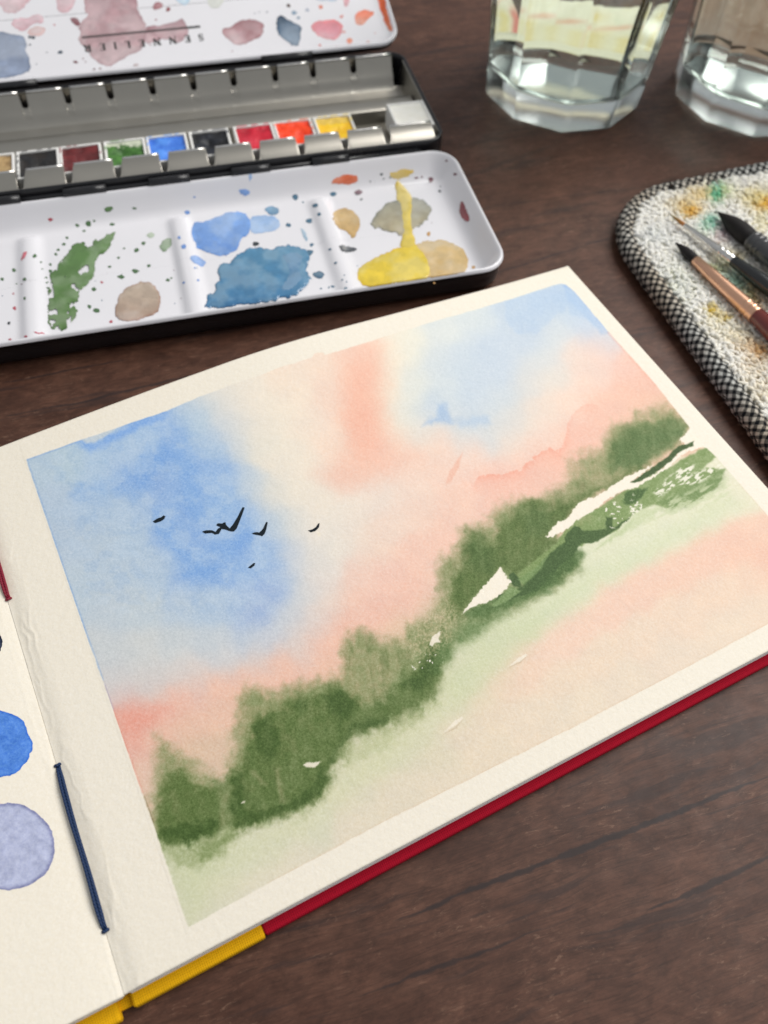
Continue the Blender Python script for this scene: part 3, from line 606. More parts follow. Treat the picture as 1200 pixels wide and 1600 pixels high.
    for P in ([(473,1196),(480,1191),(488,1192),(502,1190),(492,1199),(478,1198)], [(376,1255),(380,1251),(385,1252),(381,1255)], [(671,1008),(675,995),(689,986),(685,998),(689,1004),(680,1004),(675,1010)],
              [(795,1041),(810,1028),(822,1021),(824,1024),(814,1033)], [(693,1145),(708,1128),(722,1119),(724,1122),(712,1133)], [(494,830),(500,832),(501,839),(497,838)]):
        o(P, (240,230,212), .9, .92, .8, 4)
    for P in ([(795,1043),(812,1034),(824,1025),(813,1036)], [(693,1147),(712,1135),(724,1124),(713,1138)]): o(P, (196,176,150), 1.0, .6)
    # pigment gathered against the tape
    def edge(P, col, wd, al):
        d = np.full(len(p.x), 1e9)
        for a, b in zip(P[:-1], P[1:]): d = np.minimum(d, seg_dist(p.x, p.y, *a, *b))
        m = (al * np.exp(-(d / wd) ** 2))[:, None]; p.C = p.C * (1 - m) + np.array(col) / 255 * m
    edge([(41,718),(83,703),(125,688)], (112,156,218), 1.8, .6); edge([(190,666),(258,643)], (112,160,222), 2, .5)
    edge([(41,718),(109,917),(160,1062)], (122,162,214), 1.8, .75); edge([(163,1070),(177,1110)], (160,150,180), 1.6, .6); edge([(177,1110),(222,1238)], (224,138,118), 1.8, .6); edge([(225,1245),(240,1285)], (120,110,70), 1.5, .6)
    edge([(882,446),(897,455),(951,519)], (140,178,226), 2.2, .6); edge([(951,519),(1024,600)], (236,160,136), 2, .5)
    edge([(420,1380),(600,1284),(900,1134),(1200,975)], (214,182,150), 1.6, .4); edge([(1157,757),(1250,860)], (214,190,160), 1.6, .35)
    # bare margin outside the tape line
    sel = np.arange(len(p.x)); wx, wy = p.warp(.7, 9, 51)
    m = sstep(-.9, .9, poly_sd(p.x + wx, p.y + wy, np.array(OUTLINE, float)))[:, None]
    p.C = PW * (1 - m) + p.C * m
#PAINT_END
pu = np.arange(-24.5, 184.0, .25); pv = np.arange(34.5, 188.0, .25)
UU, VV = np.meshgrid(pu, pv, indexing='ij'); _ed = np.minimum(np.minimum(UU - pu[0], pu[-1] - UU), np.minimum(VV - pv[0], pv[-1] - VV)); Z = page_h(UU, VV) - .05 + .09 * sstep(0, 1.4, _ed)
PP = BK.w(UU, VV, Z).reshape(-1, 3); xx, yy = proj(PP)
P_ = Painter(xx, yy, (243, 236, 221)); paint_picture(P_)
painting = mesh('watercolour_painting', PP, grid_faces(len(pu), len(pv)), PAPER, book, colors=srgb2lin(P_.C))
painting['label'] = 'watercolour landscape with blue and coral sky and green tree line'
def on_page(px, py, hf=page_h, z=9.0):
    px, py = np.asarray(px, float), np.asarray(py, float); d = FWD + RT * ((px - 600) / F_PX)[..., None] - UP * ((py - 800) / F_PX)[..., None]
    z = np.full(px.shape, z)
    for _ in range(8):
        t = (z * MM - CAM_H) / d[..., 2]; P = np.array([0, 0, CAM_H]) + t[..., None] * d; u, v = BK.loc(P); z = hf(u, v)
    return u, v, z
def flat_patch(name, pts, mat, parent, lift, hf=page_h, colors=None, rings=4):
    pts = np.array(pts, float)
    u, v, z = on_page(pts[:, 0], pts[:, 1], hf); V = BK.w(u, v, z + lift); n = len(V); me = mesh(name, V, [tuple(range(n))], mat, parent, smooth=False)
    so = me.modifiers.new('thickness', 'SOLIDIFY'); so.thickness = .00004; so.offset = -1
    return me
BIRDS = [[(239,815),(245,811),(252,808.5),(256,805.5),(258.8,807),(257,811),(251,815),(243,817.5)],
 [(316,831),(322,829),(332,829),(337,831.5),(341,826),(345,824),(338,821),(340,818),(347,818.5),(352,816),(353,820),(359,826),(364,820),(372,807),(379,793),(382.3,793.5),(376,811),(370,826),(366,830.5),(361,830.5),(352,827.5),(346.5,826.5),(342,834.5),(336,835.5),(331,832.8),(321,833.8)],
 [(393.5,834),(399,832),(405,832.5),(409,829),(413,822),(416.3,815.5),(418.5,816.5),(416.5,826),(413.5,834.5),(410,838),(405,836.5),(400,835.8)],
 [(481.5,829),(488,827.5),(494,823.5),(497,818.8),(499.5,818),(498.5,824),(492.5,830),(486,832)],
 [(387.8,887),(392,883.5),(396,880.2),(399,880.2),(397.5,884.2),(392,888.3)]]
for b in BIRDS:
    b2 = []
    for i in range(len(b)):                       # a little wobble between the brush corners
        p, q = np.array(b[i]), np.array(b[(i + 1) % len(b)]); b2 += [tuple(p), tuple((p + q) / 2 + RNG.normal(0, .22, 2))]
    flat_patch('painted_bird', b2, INK, painting, .12)
# swatches on the left page
def swatch(cx, cy, rx, ry, col, edge_col, label, rough):
    n, R = 144, 26; th = np.linspace(0, 2 * pi, n, endpoint=False); V, C = [], []
    rr = 1 + rough * (fbm(np.cos(th) * 3 + 9 + cx, np.sin(th) * 3 + 9, 81, 4) - .5) * 2 + .05 * (fbm(np.cos(th) * 9 + cx, np.sin(th) * 9 + 40, 85, 3) - .5)
    ring = np.linspace(0, 1, R) ** .6
    c0 = np.array(col) / 255; c1 = np.array(edge_col) / 255
    for k in ring:
        X = cx + rx * k * rr * np.cos(th); Y = cy + ry * k * rr * np.sin(th)
        nz = fbm(X / 9, Y / 9, 83, 4)
        u, v, z = on_page(X, Y, lpage_h, 10); V.append(BK.w(u, v, z + .05))
        e = sstep(.90, .985, np.array(k)); cc = c0 * (1 - e) + c1 * e; C.append(np.clip(cc + (nz[:, None] - .5) * .16, 0, 1))
    V, C = np.vstack(V), np.vstack(C)
    o = mesh('paint_swatch', V, np.array([[i * n + k, (i + 1) * n + k, (i + 1) * n + (k + 1) % n, i * n + (k + 1) % n] for i in range(R - 1) for k in range(n)]), PAPER, left_page, colors=srgb2lin(C))
    o['label'] = label
swatch(2, 1162, 47, 51, (78, 132, 216), (54, 112, 206), 'round bright blue paint swatch', .10)
swatch(12, 1322, 74, 68, (178, 184, 212), (134, 138, 176), 'round pale violet grey paint swatch', .06)
swatch(-26, 1003, 29, 30, (30, 44, 70), (18, 28, 48), 'round dark navy paint swatch', .08)

# ------------------------------------------------------------------ paint box
box = thing('paint_box', 'open black metal watercolour tin with white lid palettes, behind the sketchbook', 'paint box', PAL.w(0, 340, 0))
def rrect(a0, a1, b0, b1, r, d, na=150, nb=40, nc=10):
    """closed loop: rounded rectangle inset by d; equal point count for every d"""
    a0, a1, b0, b1 = a0 + d, a1 - d, b0 + d, b1 - d; r = max(r - d, .15); r = min(r, (b1 - b0) / 2 - .01)
    P = []
    def line(p, q, n): 
        for i in range(n): P.append((p[0] + (q[0] - p[0]) * i / n, p[1] + (q[1] - p[1]) * i / n))
    def arc(cx, cy, s):
        for i in range(nc): q = s + pi / 2 * i / nc; P.append((cx + r * cos(q), cy + r * sin(q)))
    line((a0 + r, b0), (a1 - r, b0), na); arc(a1 - r, b0 + r, -pi / 2); line((a1, b0 + r), (a1, b1 - r), nb); arc(a1 - r, b1 - r, 0)
    line((a1 - r, b1), (a0 + r, b1), na); arc(a0 + r, b1 - r, pi / 2); line((a0, b1 - r), (a0, b0 + r), nb); arc(a0 + r, b0 + r, pi)
    return np.array(P)
TA0, TA1, TB0, TB1, TR = -118.0, 117.6, 224.2, 300.6, 11.0
def edge_d(a, b, a0, a1, b0, b1, r):
    ca, cb = (a0 + a1) / 2, (b0 + b1) / 2; qx = np.abs(a - ca) - ((a1 - a0) / 2 - r); qy = np.abs(b - cb) - ((b1 - b0) / 2 - r)
    return -(np.hypot(np.maximum(qx, 0), np.maximum(qy, 0)) + np.minimum(np.maximum(qx, qy), 0) - r)
RIDGES = (-58.5, -.6, 56.8)
def tray_z(a, b):
    d = edge_d(a, b, TA0, TA1, TB0, TB1, TR)
    z = np.interp(d, [0, .25, .7, 1.2, 1.7, 2.4, 4.0, 6.5, 8.5, 10.0, 50], [10.7, 11.6, 12.0, 11.95, 11.4, 10.4, 7.8, 4.4, 3.2, 3.0, 3.0])
    rg = 0
    for r in RIDGES: rg = np.maximum(rg, 2.2 * (1 - sstep(1.2, 5.6, np.abs(a - r))))
    rg = rg * sstep(TB0 + 2, TB0 + 6, b) * (1 - sstep(TB1 - 14, TB1 - 9, b))
    return np.maximum(z, np.where(d > 1.7, 3.0 + rg, -99))
ds = np.r_[0, .25, .5, .8, 1.1, 1.4, 1.7, 2.1, 2.6, 3.3, 4.1, 5, 6, 7, 8, 9, np.arange(10, 37.9, 1.4), 38.19]
L0 = [rrect(TA0, TA1, TB0, TB1, TR, d) for d in ds]; nL = len(L0[0])
V = np.vstack([PAL.w(l[:, 0], l[:, 1], tray_z(l[:, 0], l[:, 1])) for l in L0])
F = grid_faces(len(ds), nL); F = np.vstack([F, np.stack([np.arange(len(ds) - 1) * nL + nL - 1, (np.arange(len(ds) - 1) + 1) * nL + nL - 1, (np.arange(len(ds) - 1) + 1) * nL, np.arange(len(ds) - 1) * nL], -1)])
tray = mesh('mixing_tray', V, F[:, ::-1], ENAMEL, box); tray['label'] = 'white front mixing tray with wet paint puddles in its wells'
def shell(name, a0, a1, b0, b1, r, prof, mat, parent):     # prof: (inset, z)
    Ls = [rrect(a0, a1, b0, b1, r, d, 60, 20, 8) for d, z in prof]; n = len(Ls[0])
    V = np.vstack([PAL.w(l[:, 0], l[:, 1], z) for l, (d, z) in zip(Ls, prof)]); m = len(prof)
    F = [(i * n + (k + 1) % n, i * n + k, (i + 1) * n + k, (i + 1) * n + (k + 1) % n) for i in range(m - 1) for k in range(n)]
    F.append(tuple((m - 1) * n + k for k in range(n - 1, -1, -1)))
    return mesh(name, V, F, mat, parent)
o_ = shell('tray_shell', TA0, TA1, TB0, TB1, TR, [(.02, 10.65), (.1, 10.2), (.9, 9.8), (1.0, 6), (1.3, 2.5), (2.6, .6), (4.5, .15)], BLACK, box)
# base tin
BA0, BA1, BB0, BB1, BR = -118.0, 116.6, 304.0, 376.0, 8.0
shell('tin_base', BA0, BA1, BB0, BB1, BR, [(2.2, 2.0), (1.9, 12.0), (1.6, 13.6), (1.0, 14.0), (.4, 13.8), (.05, 13.2), (0, 12.6), (0, 4.0), (.5, 1.6), (1.6, .4), (3.5, .12)], BLACK, box)
def quads_profile(prof, a0, a1, na):                       # extrude a (b,z) profile along a
    A = np.linspace(a0, a1, na); m = len(prof)
    V = np.vstack([PAL.w(A, p[0], p[1]) for p in prof])
    return V, [(i * na + k, i * na + k + 1, (i + 1) * na + k + 1, (i + 1) * na + k) for i in range(m - 1) for k in range(na - 1)]
# insert floor: front row floor, raised middle strip, back floor, sloping foot of the back rail
parts = [quads_profile([(309, 2.3), (338.2, 2.3), (339.4, 7.7), (340, 8.0), (348.2, 8.0), (348.9, 7.6), (349.2, 2.4), (364.0, 2.4), (365.0, 2.8)], BA0 + 2, 113.2, 12)]
def rail(prof, notches, a0, a1, s_in, s_out, depth, w):
    """toothed sheet metal rail: (b,z) profile from foot to tip, U notches cut down from the tip"""
    prof = np.array(prof, float); d = np.r_[0, np.cumsum(np.hypot(*np.diff(prof, axis=0).T))]; L = d[-1]
    q = np.array(sorted(notches)); A = set(np.arange(a0, a1, .8).tolist() + [a1])
    for n_ in q: A |= set((n_ + np.array([-w / 2 - s_in - .02, -w / 2 - s_in, -w / 2, w / 2, w / 2 + s_out, w / 2 + s_out + .02])).tolist() + (n_ + w / 2 * np.sin(np.linspace(-1.5, 1.5, 9))).tolist())
    A = np.array(sorted(x for x in A if a0 <= x <= a1)); H = np.full(len(A), L)
    for n_ in q:
        x = A - n_; m = np.abs(x) <= w / 2 + 1e-6; H[m] = L - depth + w / 2 - np.sqrt(np.maximum(w * w / 4 - x[m] ** 2, 0))
        sl = max(s_out, .02); m = (x > w / 2 + 1e-6) & (x < w / 2 + s_out); H[m] = L - depth + w / 2 + (x[m] - w / 2) / sl * (depth - w / 2)
        sl = max(s_in, .02); m = (x < -w / 2 - 1e-6) & (x > -w / 2 - s_in); H[m] = L - depth + w / 2 + (-x[m] - w / 2) / sl * (depth - w / 2)
    R = 12; f = np.linspace(0, 1, R)[None, :]; Sg = H[:, None] * f
    V = PAL.w(np.broadcast_to(A[:, None], Sg.shape), np.interp(Sg, d, prof[:, 0]), np.interp(Sg, d, prof[:, 1])).reshape(-1, 3)
    out = [(V, [tuple(r[::-1]) for r in grid_faces(len(A), R)])]
    ed = [a0] + list(q) + [a1]; tb, tz = prof[-1]
    for i in range(len(ed) - 1):                           # rolled lip on every tab
        s0 = ed[i] + (w / 2 + s_out + .05 if i else 0); s1 = ed[i + 1] - (w / 2 + s_in + .05 if i < len(ed) - 2 else 0)
        if s1 - s0 > 1: lips.append(tube(PAL.w(np.linspace(s0, s1, 5), tb, tz), .62 * MM, 10))
    return out
lips = []
def pa(px, py, z): return PAL.loc(at(px, py, z * MM))[0]
fn = [pa(x, y, 12.5) for x, y in ((32, 285), (107, 272), (183, 262), (255, 252), (328, 243), (397, 232), (466, 222), (534, 216), (603, 215))]
fn = [2 * fn[0] - fn[1] - (fn[1] - fn[0]) * k for k in range(2, -1, -1)] + fn
bn = [pa(x, y, 11) for x, y in ((38, 160), (106, 152), (172, 145), (238, 138), (302, 132), (365, 126), (429, 116), (488, 110), (551, 104))]
bn = [2 * bn[0] - bn[1] - (bn[1] - bn[0]) * k for k in range(2, -1, -1)] + bn
parts += rail([(305.6, 8.6), (306.3, 10.4), (307.6, 11.9), (309.8, 13.1), (312.4, 13.9), (315.0, 14.3), (316.4, 14.3)], [n for n in fn if -112 < n < 113], BA0 + 5, 112.6, .1, 1.5, 9.0, 2.4)
parts.append(quads_profile([(373.3, 2.4), (373.5, 13.5)], BA0 + 6, 111.0, 4))
parts += rail([(363.6, 2.4), (364.6, 2.9), (366.3, 5.0), (367.3, 7.2), (368.1, 7.5), (370.4, 10.8), (372.0, 13.6), (372.4, 14.2)], [n for n in bn if -112 < n < 108], BA0 + 3, 110.0, .3, .1, 6.2, 2.9)
parts.append(quads_profile([(305.8, 12.6), (306.4, 11.0), (307.0, 9.3), (309, 2.3)], BA0 + 6, 109.0, 4))
# end wall lining
pe = [(113.2, 2.3), (114.2, 9.0), (114.6, 13.3)]
V = np.vstack([PAL.w(p[0], np.linspace(311, 368, 10), p[1]) for p in pe]); parts.append((V, [(i * 10 + k, i * 10 + k + 1, (i + 1) * 10 + k + 1, (i + 1) * 10 + k) for i in range(2) for k in range(9)]))
for a in (pa(100, 197, 2.6), pa(385, 164, 2.6), pa(562, 147, 2.6)):      # embossed domes in the empty row
    th = np.linspace(0, pi / 2, 6); V = [PAL.w(a + 3.0 * cos(q) * cos(w_), 353.5 + 3.0 * cos(q) * sin(w_), 2.4 + 1.6 * sin(q)) for q in th for w_ in np.linspace(0, 2 * pi, 18, endpoint=False)]
    parts.append((np.array(V), [(i * 18 + k, i * 18 + (k + 1) % 18, (i + 1) * 18 + (k + 1) % 18, (i + 1) * 18 + k) for i in range(5) for k in range(18)]))
for V, F in lips: mesh('rolled_lip', V, F, NICKEL, box)
V, F = join(parts); ins = mesh('pan_holder', V, F, STEEL, box)
_s = ins.modifiers.new('sheet', 'SOLIDIFY'); _s.thickness = .0004; _s.offset = 0; ins['label'] = 'brushed steel pan holder with notched rails'
_m = ins.modifiers.new('sharp', 'EDGE_SPLIT'); _m.split_angle = R_(35)
# hinge tabs between tin and tray
def pbox(a0, a1, b0, b1, z0, z1):
    return prism(PAL.w([a0, a1, a1, a0], [b0, b0, b1, b1], 0)[:, :2], z0 * MM, z1 * MM)
def barrel(a0, a1, b, z, r): return tube(PAL.w(np.linspace(a0, a1, 4), b, z), r * MM, 12)
fh = [(pa(x0, y0, 11.5), pa(x1, y1, 11.5)) for x0, y0, x1, y1 in ((-30, 322, 33, 313), (100, 303, 166, 294), (233, 285, 296, 276), (362, 270, 421, 262), (487, 254, 544, 248))]
for a0, a1 in fh:
    V, F = join([barrel(a0, a1, 301.3, 12.2, 1.9), pbox(a0, a1, 299.6, 304.3, 8, 11.9)]); mesh('hinge', V, F, BLACK, box)
V, F = join([barrel(-95, 104, 303.2, 10.4, 1.2)]); mesh('hinge_pin', V, F, BLACK, box)
# lid: the same shallow tray shape, tipped back 15 degrees about the rear hinge
LT = R_(15.5); LB, LZ = 379.6, 13.0
def lid_w(a, s, h):                                        # s along the lid, h above its base plane
    a, s, h = np.broadcast_arrays(np.asarray(a, float), np.asarray(s, float), np.asarray(h, float))
    return PAL.w(a, LB + s * cos(LT) - h * sin(LT), LZ + s * sin(LT) + h * cos(LT))
def lid_h(a, s):
    d = edge_d(a, s, -118, 117.4, 0, 76, 11.0)
    return np.interp(d, [0, .3, .8, 1.3, 1.9, 2.6, 4.2, 6, 7.2, 50], [1.6, 2.5, 2.9, 2.75, 2.3, 1.7, .55, .12, 0, 0])
dl = np.r_[0, .25, .5, .8, 1.1, 1.4, 1.9, 2.4, 3.2, 4.2, 5.2, 6.2, 7.2, np.arange(10, 37.5, 4), 37.9]
L1 = [rrect(-118, 117.4, 0, 76, 11.0, d, 80, 24, 10) for d in dl]; n1 = len(L1[0])
V = np.vstack([lid_w(l[:, 0], l[:, 1], lid_h(l[:, 0], l[:, 1])) for l in L1]); m1 = len(dl)
F = [(i * n1 + k, i * n1 + (k + 1) % n1, (i + 1) * n1 + (k + 1) % n1, (i + 1) * n1 + k) for i in range(m1 - 1) for k in range(n1)]
lid = mesh('lid', V, F, ENAMEL, box); lid['label'] = 'white enamel lid tipped back with dried paint stains and upside down lettering'
Ls = [(rrect(-118, 117.4, 0, 76, 11.0, d, 80, 24, 10), h) for d, h in ((.02, 1.55), (.1, 1.1), (.9, .7), (1.0, -1.5), (2.5, -2.4))]
V = np.vstack([lid_w(l[:, 0], l[:, 1], h) for l, h in Ls]); F = [(i * n1 + (k + 1) % n1, i * n1 + k, (i + 1) * n1 + k, (i + 1) * n1 + (k + 1) % n1) for i in range(len(Ls) - 1) for k in range(n1)] + [tuple((len(Ls) - 1) * n1 + k for k in range(n1 - 1, -1, -1))]
mesh('lid_shell', V, F, BLACK, box)
def pl(px, py): return pa(px, py, 14.5)
for x0, x1, y in ((-20, 58, 126), (408, 490, 90)):
    V, F = join([barrel(pl(x0, y), pl(x1, y), 378.6, 14.3, 1.7)]); mesh('hinge', V, F, BLACK, box)

# ---- wet and dry paint on tray and lid
def hit_tray(px, py):
    d = ray(px, py); z = np.linspace(13, 2.9, 300); t = (z * MM - CAM_H) / d[2]; P = np.array([0, 0, CAM_H]) + t[:, None] * d
    a, b = PAL.loc(P); g = np.where(tray_z(a, b) >= z)[0]; i = g[0] if len(g) else -1
    return a[i], b[i]
_ln = lid_w(0, 0, 1) - lid_w(0, 0, 0); _l0 = lid_w(0, 0, 0); _la = (lid_w(1, 0, 0) - _l0) / MM; _ls = (lid_w(0, 1, 0) - _l0) / MM
def hit_lid(px, py):
    d = ray(px, py); o = np.array([0, 0, CAM_H]); t = ((_l0 - o) @ _ln) / (d @ _ln); P = o + t * d - _l0
    return (P @ _la) / MM, (P @ _ls) / MM
def in_lid(a, s): return lid_w(a, s, lid_h(a, s) + .05)
def in_tray(a, b): return PAL.w(a, b, tray_z(a, b) + .06)
def smooth_poly(P, n=3):
    P = np.array(P, float)
    for _ in range(n):
        Q = np.roll(P, -1, 0); P = np.stack([.75 * P + .25 * Q, .25 * P + .75 * Q], 1).reshape(-1, 2)
    return P
def puddle(px_pts, c_top, c_bot, edge, surf, parent, hit, dome=.25, jag=2.6, seed=0, edge_w=1.6, tex=.10, mat=None, label=None, holes=0.0, step=.22):
    """paint lying on the enamel: an irregular wet film with a darker dried rim, cut from a fine grid that follows the surface"""
    P = np.array(px_pts, float)
    Q = np.array([hit(x, y) for x, y in smooth_poly(P, 1)]); (a0, b0), (a1, b1) = Q.min(0) - 1.2, Q.max(0) + 1.2
    ga, gb = np.arange(a0, a1, step), np.arange(b0, b1, step); GA, GB = np.meshgrid(ga, gb, indexing='ij'); base = surf(GA, GB)
    x, y = proj(base.reshape(-1, 3))
    def wp(sc, o): return fbm(x / sc + seed * 1.7 + o, y / sc + o * 2.3, 91, 3) - .5
    xw = x + jag * (2.0 * wp(13, 0) + 1.1 * wp(4.5, 30)); yw = y + jag * (2.0 * wp(13, 60) + 1.1 * wp(4.5, 90))
    sd = poly_sd(xw, yw, smooth_poly(P, 1))
    if holes: hn = fbm(x / 9 + seed, y / 14, 93, 3) - 1 + holes; sd = np.minimum(sd, np.where(hn > 0, -1.0, 4 + 60 * -hn))
    y0, y1 = P[:, 1].min(), P[:, 1].max(); f = np.clip((y - y0) / (y1 - y0 + 1e-6) + .5 * wp(22, 11), 0, 1)[:, None]
    col = np.array(c_top) * (1 - f) + np.array(c_bot) * f
    e = (np.exp(-np.maximum(sd, 0) / edge_w) * .8)[:, None]; col = col * (1 - e) + np.array(edge) * e
    n1 = fbm(x / 15 + seed, y / 10, 97, 4); tide = np.exp(-((n1 - .5) / .012) ** 2) * .10
    thin = np.clip(1.0 - 1.1 * np.clip(fbm(x / 30 + seed, y / 20 + 3, 99, 4) - .40, 0, 1), .75, 1)[:, None] * (.84 + .16 * e / .8)
    col = np.clip(col / 255 * (1 + 2.2 * tex * (n1 - .5) - tide)[:, None], 0, 1); col = col * thin + .87 * (1 - thin)
    V = base.reshape(-1, 3).copy(); V[:, 2] += dome * MM * (1 - np.exp(-np.maximum(sd, 0) / 3.0))
    F = grid_faces(len(ga), len(gb)); ok = (sd > 0)[F].all(1); F = F[ok]
    if not len(F): return None
    us = np.unique(F); mp = np.full(len(V), -1); mp[us] = np.arange(len(us))
    o = mesh('paint_puddle', V[us], mp[F], mat or WET, parent, colors=srgb2lin(col[us]))
    if label: o['label'] = label
    return o
def z4(l): return [(x / 2.857, 270 + y / 2.857) for x, y in l]
def z5(l): return [(400 + x / 2.857, 220 + y / 2.857) for x, y in l]
TP = [
 (z4([(235,712),(212,650),(215,590),(218,480),(245,425),(290,360),(330,312),(375,300),(395,335),(430,290),(480,280),(518,262),(500,312),(462,362),(422,402),(420,452),(390,500),(348,552),(355,612),(330,672),(290,706)]), (70,112,46), (56,94,32), (52,80,34), .4, 'dark green paint puddle'),
 (z4([(510,640),(520,570),(560,512),(640,478),(712,508),(720,572),(700,632),(640,655),(540,668)]), (176,158,138), (160,132,112), (150,100,86), .4, 'round brown paint puddle'),
 ([(296,350),(326,345),(345,333),(371,329),(390,336),(392,366),(376,372),(372,390),(350,402),(325,396),(303,386)], (118,162,226), (84,134,214), (104,150,220), .35, 'bright blue paint puddle'),
 ([(388,338),(412,335),(437,338),(438,358),(416,366),(390,366)], (150,184,230), (140,178,228), (150,184,228), .15, 'pale blue paint wash'),
 ([(318,482),(326,474),(322,463),(336,455),(333,446),(344,436),(334,425),(345,412),(358,410),(370,396),(400,385),(424,388),(438,384),(455,382),(475,388),(486,402),(480,425),(488,438),(471,460),(436,470),(400,475),(360,481)], (62,126,166), (34,92,140), (18,62,100), .5, 'large teal blue paint puddle'),
 ([(430,396),(452,388),(472,392),(480,404),(474,424),(480,438),(466,456),(442,464),(432,450),(446,432),(440,412)], (70,122,164), (44,94,140), (22,66,106), .55, 'darker blue pool inside the teal puddle'),
 (z5([(440,600),(460,570),(540,510),(640,480),(700,455),(730,470),(782,545),(784,612),(700,630),(600,642),(482,662)]), (216,186,44), (226,192,34), (216,166,28), .4, 'large yellow paint puddle'),
 (z5([(690,470),(790,436),(880,455),(932,490),(956,560),(930,595),(782,616),(700,625)]), (206,176,120), (200,160,92), (196,150,82), .25, 'tan ochre paint puddle beside the yellow'),
 (z5([(508,352),(560,290),(622,256),(742,250),(788,312),(760,362),(692,410),(640,432),(600,402),(530,402)]), (136,138,124), (176,160,122), (96,104,108), .3, 'grey green paint puddle'),
 (z5([(640,480),(655,430),(650,300),(620,240),(620,182),(650,180),(690,240),(702,300),(700,400),(716,470),(680,490)]), (214,184,70), (222,194,70), (216,182,66), .5, 'yellow paint trickle'),
 (z5([(338,310),(430,295),(472,362),(460,402),(432,446),(414,406),(370,396),(345,362)]), (206,170,110), (190,152,92), (176,136,76), .25, 'ochre paint puddle'),
 (z5([(334,182),(370,152),(450,150),(462,180),(430,196),(342,200)]), (216,92,48), (226,84,40), (226,110,70), .25, 'orange paint smear'),
 (z5([(588,152),(620,130),(708,124),(704,150),(642,182),(610,172)]), (226,188,82), (214,176,70), (222,190,90), .2, 'yellow paint smear'),
 (z5([(903,350),(910,265),(925,268),(957,350),(940,362)]), (120,44,50), (150,60,66), (130,70,76), .2, None),
 (z5([(365,460),(430,470),(456,490),(412,502),(380,490)]), (86,90,92), (60,64,70), (60,60,66), .2, None),
 (z5([(245,590),(290,575),(308,608),(270,616)]), (90,120,140), (60,92,118), (50,80,106), .2, None),
 (z5([(190,390),(215,395),(240,445),(220,445)]), (176,200,220), (160,190,214), (130,170,200), .15, None),
 (z5([(432,235),(450,215),(485,228),(462,248)]), (140,110,118), (120,90,100), (110,80,90), .15, None),
 (z4([(460,158),(485,145),(512,155),(482,185)]), (70,110,56), (84,124,66), (70,100,56), .2, None),
 (z4([(705,330),(735,290),(770,288),(768,325),(735,358)]), (150,170,138), (96,130,86), (90,116,80), .25, None),
 (z4([(652,270),(680,265),(692,285),(665,295)]), (196,206,188), (176,194,168), (160,180,150), .15, None),
 (z4([(1062,75),(1090,68),(1122,80),(1110,100),(1080,104)]), (128,168,230), (108,152,224), (128,168,230), .15, None),
 (z4([(1105,10),(1122,5),(1126,32),(1112,42)]), (140,178,232), (120,164,228), (140,176,232), .12, None),
 (z4([(846,375),(880,368),(924,400),(910,415),(870,412)]), (130,168,228), (104,148,222), (100,140,210), .2, None),
 (z4([(90,390),(108,350),(128,345),(120,375),(100,392)]), (206,90,104), (196,76,92), (190,80,92), .15, None),
 (z4([(140,705),(180,712),(212,722),(165,722)]), (206,50,76), (196,40,66), (196,60,80), .15, None),
 (z5([(36,300),(70,290),(105,305),(98,330),(60,330)]), (120,158,186), (104,146,180), (90,130,166), .2, None),
]
for i, (pts, ct, cb_, ce, dm, lb) in enumerate(TP): puddle(pts, ct, cb_, ce, in_tray, tray, hit_tray, dm, seed=i * 3.7, label=lb, holes=.28 if lb == 'dark green paint puddle' else 0, jag=4.2 if lb in ('dark green paint puddle', 'large teal blue paint puddle', 'grey green paint puddle') else 2.6)
